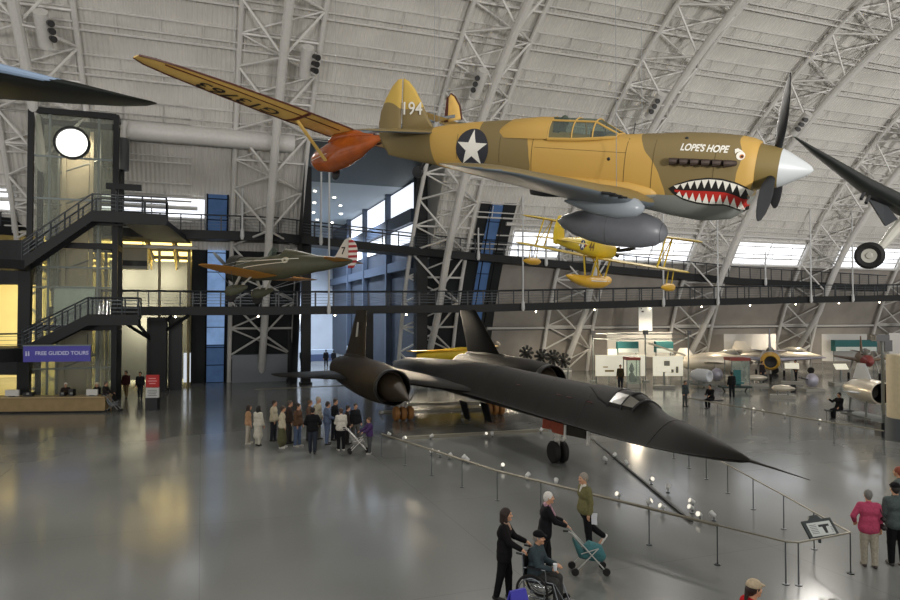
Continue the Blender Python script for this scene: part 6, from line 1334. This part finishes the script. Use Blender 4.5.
for px, py, H_, hdg, lb, kw in GRP: person(lb, gp_(px, py), hdg, H_, vox=.019, **kw)
def stroller(name, label, pos, heading, frame_col, seat_col, s=1., cat='stroller'):
    t = tag(empty(name, (pos[0], pos[1], 0), heading), label, cat); mf2 = mat('frame_' + frame_col, frame_col, .35, metal=.3)
    for sd in (-1, 1):
        k = MB(); y = sd * .22 * s; k.tube([(.38 * s, y, .09 * s), (-.42 * s, y, .98 * s), (-.52 * s, y, 1.02 * s)], .016 * s, 8); k.tube([(-.34 * s, y, .09 * s), (.2 * s, y, .62 * s)], .014 * s, 8); k.tube([(.2 * s, y, .62 * s), (-.2 * s, y, .5 * s)], .012 * s, 6); k.build('frame', mf2, t)
        k = MB(); k.tube([(-.5 * s, y, 1.02 * s), (-.62 * s, y, 1.03 * s)], .024 * s, 8); k.build('handle', M_blk, t)
        for x in (.38, -.34):
            k = MB(); k.lathe([(.03 * s, -.03 * s), (.085 * s, -.028 * s), (.09 * s, 0), (.085 * s, .028 * s), (.03 * s, .03 * s)], (0, 0, 0), 'Y', 16); k.build('wheel', M_tyre, t, loc=(x * s, y, .09 * s))
    k = MB(); k.tube([(.0, -.22 * s, .4 * s), (.0, .22 * s, .4 * s)], .012 * s, 6); k.tube([(-.3 * s, -.22 * s, .85 * s), (-.3 * s, .22 * s, .85 * s)], .012 * s, 6); k.build('cross_bar', mf2, t)
    k = MB(); k.loft([ring(x, z, .2 * s, h, h, 2.6, 16) for x, z, h in ((.26 * s, .46 * s, .02 * s), (.22 * s, .46 * s, .07 * s), (-.1 * s, .42 * s, .09 * s), (-.22 * s, .52 * s, .16 * s), (-.33 * s, .72 * s, .06 * s))]); k.build('seat', cloth(seat_col), t)
    return t
p = gp_(358, 453); stroller('stroller', 'white folding stroller beside the child in purple', p, .2, '#d9d7d2', '#8d8b87', .95)
# ---------------------------------------------------------------- visitors in the foreground
FV = .0105
p = at(504, 300, 13.1); pos = (p.x, p.y); WH = .32
w1, a1, s1 = person('dark-haired woman in a black suit pushing the wheelchair', pos, -.25, 1.7, '#151314', '#131214', '#2a1a12', vox=FV, longhair=True, slim=.92, hem=.12, arms=[(34, 8, 34), (30, 10, 36)], legs=[(8, 6), (-8, 4)], turn=6, collar='#b89a86')
# wheelchair and sitter
hw = -.42; wcx, wcy = pos[0] + .66, pos[1] - .22
WC = tag(empty('wheelchair', (wcx, wcy, 0), hw), 'black wheelchair with the seated man in a black cap', 'wheelchair')
M_chr = mat('chrome_tube', '#8d9195', .25, metal=.8)
for sd in (-1, 1):
    y = sd * .29; k = MB(); k.lathe([(.27, -.015), (.3, -.018), (.315, 0), (.3, .018), (.27, .015), (.27, -.015)], (0, 0, 0), 'Y', 32, caps=False); wo = k.build('rear_wheel', M_tyre, WC, loc=(-.08, y, .315))
    k = MB(); k.lathe([(0, -.03), (.03, -.03), (.03, .03), (0, .03)], (0, 0, 0), 'Y', 12)
    for q in range(10): a = 2 * PI * q / 10; k.tube([(0, 0, 0), (.28 * math.cos(a), 0, .28 * math.sin(a))], .004, 4)
    k.build('wheel_spoke', M_chr, wo); k = MB(); k.lathe([(.235, .03), (.245, .04), (.255, .03), (.245, .022), (.235, .03)], (0, 0 if sd > 0 else -.065, 0), 'Y', 28, caps=False); k.build('hand_rim', M_chr, wo)
    k = MB(); k.lathe([(.03, -.018), (.085, -.016), (.09, 0), (.085, .016), (.03, .018)], (0, 0, 0), 'Y', 16); k.build('caster_wheel', M_tyre, WC, loc=(.42, sd * .24, .09))
    k = MB(); k.tube([(-.28, sd * .24, .95), (-.24, sd * .24, .2), (.3, sd * .24, .2)], .014, 8); k.tube([(-.25, sd * .24, .5), (.3, sd * .24, .5), (.42, sd * .24, .1)], .014, 8); k.tube([(-.25, sd * .26, .72), (.16, sd * .26, .72), (.18, sd * .26, .5)], .013, 8); k.build('frame', M_chr, WC)
    k = MB(); k.tube([(-.28, sd * .24, .95), (-.4, sd * .24, .96)], .02, 8); k.build('push_handle', M_blk, WC); k = MB(); k.box((-.05, sd * .26, .735), (.28, .06, .03)); k.build('armrest', M_blk, WC, smooth=False)
    k = MB(); k.box((.52, sd * .1, .12), (.18, .14, .02)); k.tube([(.32, sd * .2, .48), (.5, sd * .12, .13)], .012, 6); k.build('footrest', M_chr, WC)
k = MB(); k.box((.03, 0, .47), (.46, .46, .05)); k.build('seat', M_blk, WC, smooth=False); k = MB(); k.box((-.26, 0, .72), (.03, .46, .46)); k.build('backrest', M_blk, WC, smooth=False)
dx, dy = math.cos(hw), math.sin(hw)
sm_, a_, s_ = person('seated man in a teal-grey jacket and black cap in the wheelchair holding a white cup', (wcx - .1 * dx, wcy - .1 * dy), hw, 1.7, '#3b474b', '#3d3d3b', '#8c857c', 'sit', vox=FV, hat='#131315', arms=[(22, 6, 62, 22), (20, 8, 60, 25)], legs=[(86, 82), (82, 78)], lean=3, hem=-.04, headlow=.02, z=.0)
# lift the sitter so that his thighs rest on the seat
cp1 = (sm_.matrix_basis @ a_[1][2]) + Vector((.05 * dx, .05 * dy, .0)); t = tag(empty('paper_cup', cp1 + Vector((.02, -.03, .0))), 'white cup held by the seated man in the wheelchair', 'cup'); k = MB(); k.lathe([(.0, 0), (.03, 0), (.04, .11), (.036, .11), (.028, .01)], n=16); k.build('cup_body', M_white, t); k = MB(); k.lathe([(.0, .11), (.042, .11), (.042, .122), (0, .126)], n=16); k.build('lid', M_white, t)
p = gp_(545, 572); w3, a3, s3 = person('white-haired woman in a black cardigan and pink patterned scarf pushing the walker', p, .0, 1.66, '#18171b', '#1a191d', '#dcd8d0', vox=FV, scarf='#b48a98', slim=.98, arms=[(30, 8, 40, 4), (34, 8, 36, 4)], legs=[(10, 6), (-14, 8)], lean=5, hem=.1, turn=-12)
pw = p + Vector((.9, -.02, 0)); RW = stroller('wheeled_walker', 'teal and grey wheeled walker pushed by the white-haired woman', pw, .0, '#b9b9b4', '#3f6a6c', .9, 'walker')
k = MB(); k.loft([ring(x, z, .17, h, h, 2.6, 14) for x, z, h in ((.34, .38, .05), (.28, .4, .17), (.02, .46, .2), (-.08, .5, .04))]); k.build('basket_bag', cloth('#47767a'), RW)
p = gp_(583, 551); w4, a4, s4 = person('grey-haired man in an olive patterned jacket and black trousers walking in white shoes', p + Vector((.05, 0, 0)), LEFT + .25, 1.76, '#706c48', '#151619', '#8f877b', vox=FV, legs=[(-4, 2), (-26, 26)], arms=[(-8, 8, 22), (-26, 6, 30)], shoes='#dddad4', collar='#d8d3c8', turn=8, hem=-.02)
q = w4.matrix_basis @ a4[-1][2] if False else (w4.location + Vector((.28, -.12, .98))); t = tag(empty('paper_bag', at(593.5, 519, p.y - .12)), 'white folded paper carried by the walking man in olive', 'paper'); k = MB(); k.plate([(-.07, 0, -.12), (.07, .02, -.12), (.09, .02, .12), (-.05, 0, .12)], .02); k.build('paper_sheet', M_white, t, smooth=False); k = MB(); k.plate([(-.05, -.03, -.1), (.08, -.02, -.13), (.07, -.02, .08), (-.06, -.03, .09)], .012); k.build('paper_fold', M_white, t, smooth=False)
p = gp_(869.5, 567); person('grey-haired woman in a pink jacket with a dark shoulder bag seen from behind at right', p, AWAY - .25, 1.62, '#b04763', '#a39c8c', '#6f6d68', vox=FV, bag=(1, '#1d1718', .36), arms=[(-4, 30, 52, 34), (4, 10, 10)], hem=.06, shoes='#3a2f2c', slim=1.04)
p = gp_(897, 566); person('man in a grey-green jacket and black hat at the right edge seen from behind', p, AWAY - .1, 1.75, '#4d5856', '#121214', '#2a2522', vox=FV, hat='#141315', slim=1.1, hem=.04)
p = gp_(901, 540); person('person with red hair at the right edge behind the black-hatted man', p, AWAY + .6, 1.72, '#5a625f', '#2b2b2e', '#8a4530', vox=.014)
p = at(749, 300, 9.6); person('dark-haired woman in a red jacket and tan cap at the bottom edge', p, .1, 1.68, '#b3151f', '#2b2b33', '#2b1a14', vox=FV, hat='#b9a78c', pony=True, turn=4)
p = at(828, 300, 9.0); person('grey-haired person whose crown just shows at the bottom edge', p, .3, 1.66, '#555a55', '#2b2b33', '#8d8c86', vox=.013)
# ---------------------------------------------------------------- farther visitors
FAR = [(126, 398, 1.76, TOCAM, 'man in a dark red shirt and khaki trousers walking out of the yellow room', dict(top='#3d2020', bottom='#7d6b4c', hair='#2a1d15', legs=[(14, 8), (-14, 10)])),
 (140, 398.5, 1.7, TOCAM + .3, 'person in black with a white bag beside the khaki trousers by the yellow room', dict(top='#1b1b1f', bottom='#20242c', hair='#2a1d15', bag=(-1, '#c9c6be', .42), legs=[(12, 6), (-12, 8)])),
 (105, 411, 1.62, RIGHT, 'person in dark clothes with a pushchair at the right end of the information desk', dict(top='#2a2624', bottom='#17171a', hair='#54483e', arms=[(36, 8, 30), (36, 8, 30)], legs=[(8, 6), (-8, 6)])),
 (302, 367, 1.76, AWAY, 'left dark silhouette of a visitor in the bright hall between the columns', dict(top='#1c2a30', bottom='#1b2026', hair='#15110f')),
 (326, 367, 1.78, AWAY + .4, 'dark silhouette of a visitor in the bright hall right of the thick column', dict(top='#1d2026', bottom='#1a1d24', hair='#15110f', legs=[(10, 6), (-10, 6)])),
 (333.5, 366, 1.62, AWAY, 'smaller dark silhouette beside the tall visitor in the bright hall', dict(top='#23262c', bottom='#1a1d24', hair='#15110f')),
 (685, 406.5, 1.5, TOCAM + .5, 'visitor in a dark jacket standing at the left end of the long right barrier', dict(top='#3b4444', bottom='#4a4d4c', hair='#1c1614')),
 (762, 383.5, 1.72, TOCAM + .4, 'far visitor in dark clothes just left of the yellow-nosed jet', dict(top='#2a2326', bottom='#23242a', hair='#1c1614')),
 (796, 381, 1.7, LEFT, 'far visitor in a brown jacket right of the yellow-nosed jet', dict(top='#4a3527', bottom='#23242a', hair='#1c1614')),
 (732, 398, 1.68, AWAY, 'visitor in black behind the bench at the long right barrier', dict(top='#1b1b1d', bottom='#202226', hair='#1c1614')),
 (620.5, 388.5, 1.72, TOCAM - .3, 'visitor in dark clothes standing in front of the left lit display board', dict(top='#3d3420', bottom='#23222a', hair='#2a2018')),
]
for px, py, H_, hdg, lb, kw in FAR: person(lb, gp_(px, py), hdg, H_, vox=.022, **kw)
p = gp_(113.5, 412); stroller('pushchair', 'grey pushchair at the right end of the information desk', p, .1, '#8d8f90', '#6d7478', .95)
def bench(label, px, py, hdg=0):
    p = gp_(px, py); t = tag(empty('bench', p, hdg), label, 'bench'); k = MB(); k.box((0, 0, .44), (1.3, .42, .06)); k.build('seat', M_blk, t, smooth=False)
    for x in (-.55, .55): k = MB(); k.tube([(x, -.15, 0), (x, -.15, .42)], .025, 6); k.tube([(x, .15, 0), (x, .15, .42)], .025, 6); k.build('leg', M_pole, t)
    return p
p = bench('black bench by the left end of the long right barrier', 711, 408); person('person in black sitting on the bench near the long right barrier', p, -2.4, 1.7, '#171618', '#141317', '#1d1512', 'sit', vox=.022, lean=8, arms=[(30, 6, 50, 20), (30, 6, 50, 20)])
p = bench('black bench beside the black jet nozzle at right', 839, 419); person('dark-clothed person sitting on the bench beside the jet nozzle', p, -2.8, 1.7, '#17181a', '#1d1f22', '#1d1512', 'sit', vox=.022, lean=-6, arms=[(20, 6, 40), (60, 10, 60)])
# clerks behind the desk (seated)
for px, hc_, lb, hat in ((52, '#d8d2c6', 'white-haired clerk in a dark jacket behind the information desk', None), (86, '#b9a37e', 'clerk in a black jacket and pale cap behind the information desk', '#cfc6ac')):
    b = on_desk(px, 1.45); st_ = tag(empty('office_stool', (b.x, b.y, 0)), 'black stool under the ' + lb, 'stool'); k = MB(); k.lathe([(0, .54), (.2, .54), (.21, .6), (0, .61)], n=16); k.build('seat', M_blk, st_); k = MB(); k.tube([(0, 0, .05), (0, 0, .54)], .03); k.lathe([(0, 0), (.26, 0), (.24, .05), (0, .06)], n=16); k.build('base', M_pole, st_)
    person(lb, (b.x, b.y), TOCAM + (.5 if px == 52 else -.3), 1.7, '#2c2320' if px == 52 else '#16161a', '#1b1b1e', hc_, 'sit', vox=.02, hat=hat, z=.16, arms=[(34, 8, 40, 8), (34, 8, 40, 8)], lean=6)
p = at(119, 303, 48.6); person('person in dark clothes standing on the lower walkway near the lift tower', (p.x, p.y), TOCAM, 1.68, '#4a3a36', '#2a2a2e', '#2a1d15', vox=.024, z=5.92)
# ================================================================ LIGHT AND CAMERA
wd = bpy.data.worlds.new('ambient_fill'); bpy.context.scene.world = wd; wd.use_nodes = True
bg = wd.node_tree.nodes['Background']; bg.inputs[0].default_value = (1.0, .975, .94, 1); bg.inputs[1].default_value = .8  # even fill light added for ambience, entering through the unbuilt near half
for i, p in enumerate(FLOODS[:6]):      # the truss floodlights: down onto the aircraft and floor
    tgt = Vector((p.x * .5, p.y - 26, 0)); spot(p + Vector((.3, -1.0, -.6)), tgt, 5200, 75, (1, .95, .88), .7, .9)
for t in (-34, -12, 10, 32, 54, 76): spot(W(t, -14, 6), W(t + 2, 44, 27), 24000 * (1.75 if t > 40 else 1.25 if t > 20 else .95), 62, (1, .965, .935), .9, 1.5)     # unseen spots added behind the camera to wash the vault
for t in (30, 36, 42, 52, 64): spot(W(t, 46.5, 5.6), W(t + 1, 51, .6), 2000, 95, (1, .86, .66), .8, .2)   # lamps under the lower walkway, warm, onto the exhibits
for t in (15.5, 19, 22.5): spot(W(t, 51, 5.1), W(t - 1, 35, 0), 2600, 60, (1, .84, .62), .9, .4)
for t in (16, 24, 36): spot(W(t, 51, 5.0), W(t, 44, 0), 900, 120, (1, .84, .62), .8, .5)
cam = bpy.data.cameras.new('camera'); co_ = bpy.data.objects.new('camera', cam); C.objects.link(co_)
cam.sensor_fit = 'HORIZONTAL'; cam.sensor_width = 36; cam.lens = 36 * FPX / 900; cam.clip_end = 600; cam.clip_start = .1
co_.location = (0, 0, EYE); co_.rotation_euler = (PI / 2 - PITCH, 0, 0)
sc = bpy.context.scene; sc.camera = co_
sc.view_settings.view_transform = 'Standard'; sc.view_settings.look = 'None'; sc.view_settings.gamma = 1; sc.view_settings.exposure = .0; sc.view_settings.use_curve_mapping = False
sc.cycles.max_bounces = 6; sc.cycles.diffuse_bounces = 3; sc.cycles.glossy_bounces = 3; sc.cycles.transparent_max_bounces = 16; sc.cycles.caustics_reflective = False; sc.cycles.caustics_refractive = False
sc.cycles.use_denoising = True; sc.cycles.sample_clamp_indirect = 6
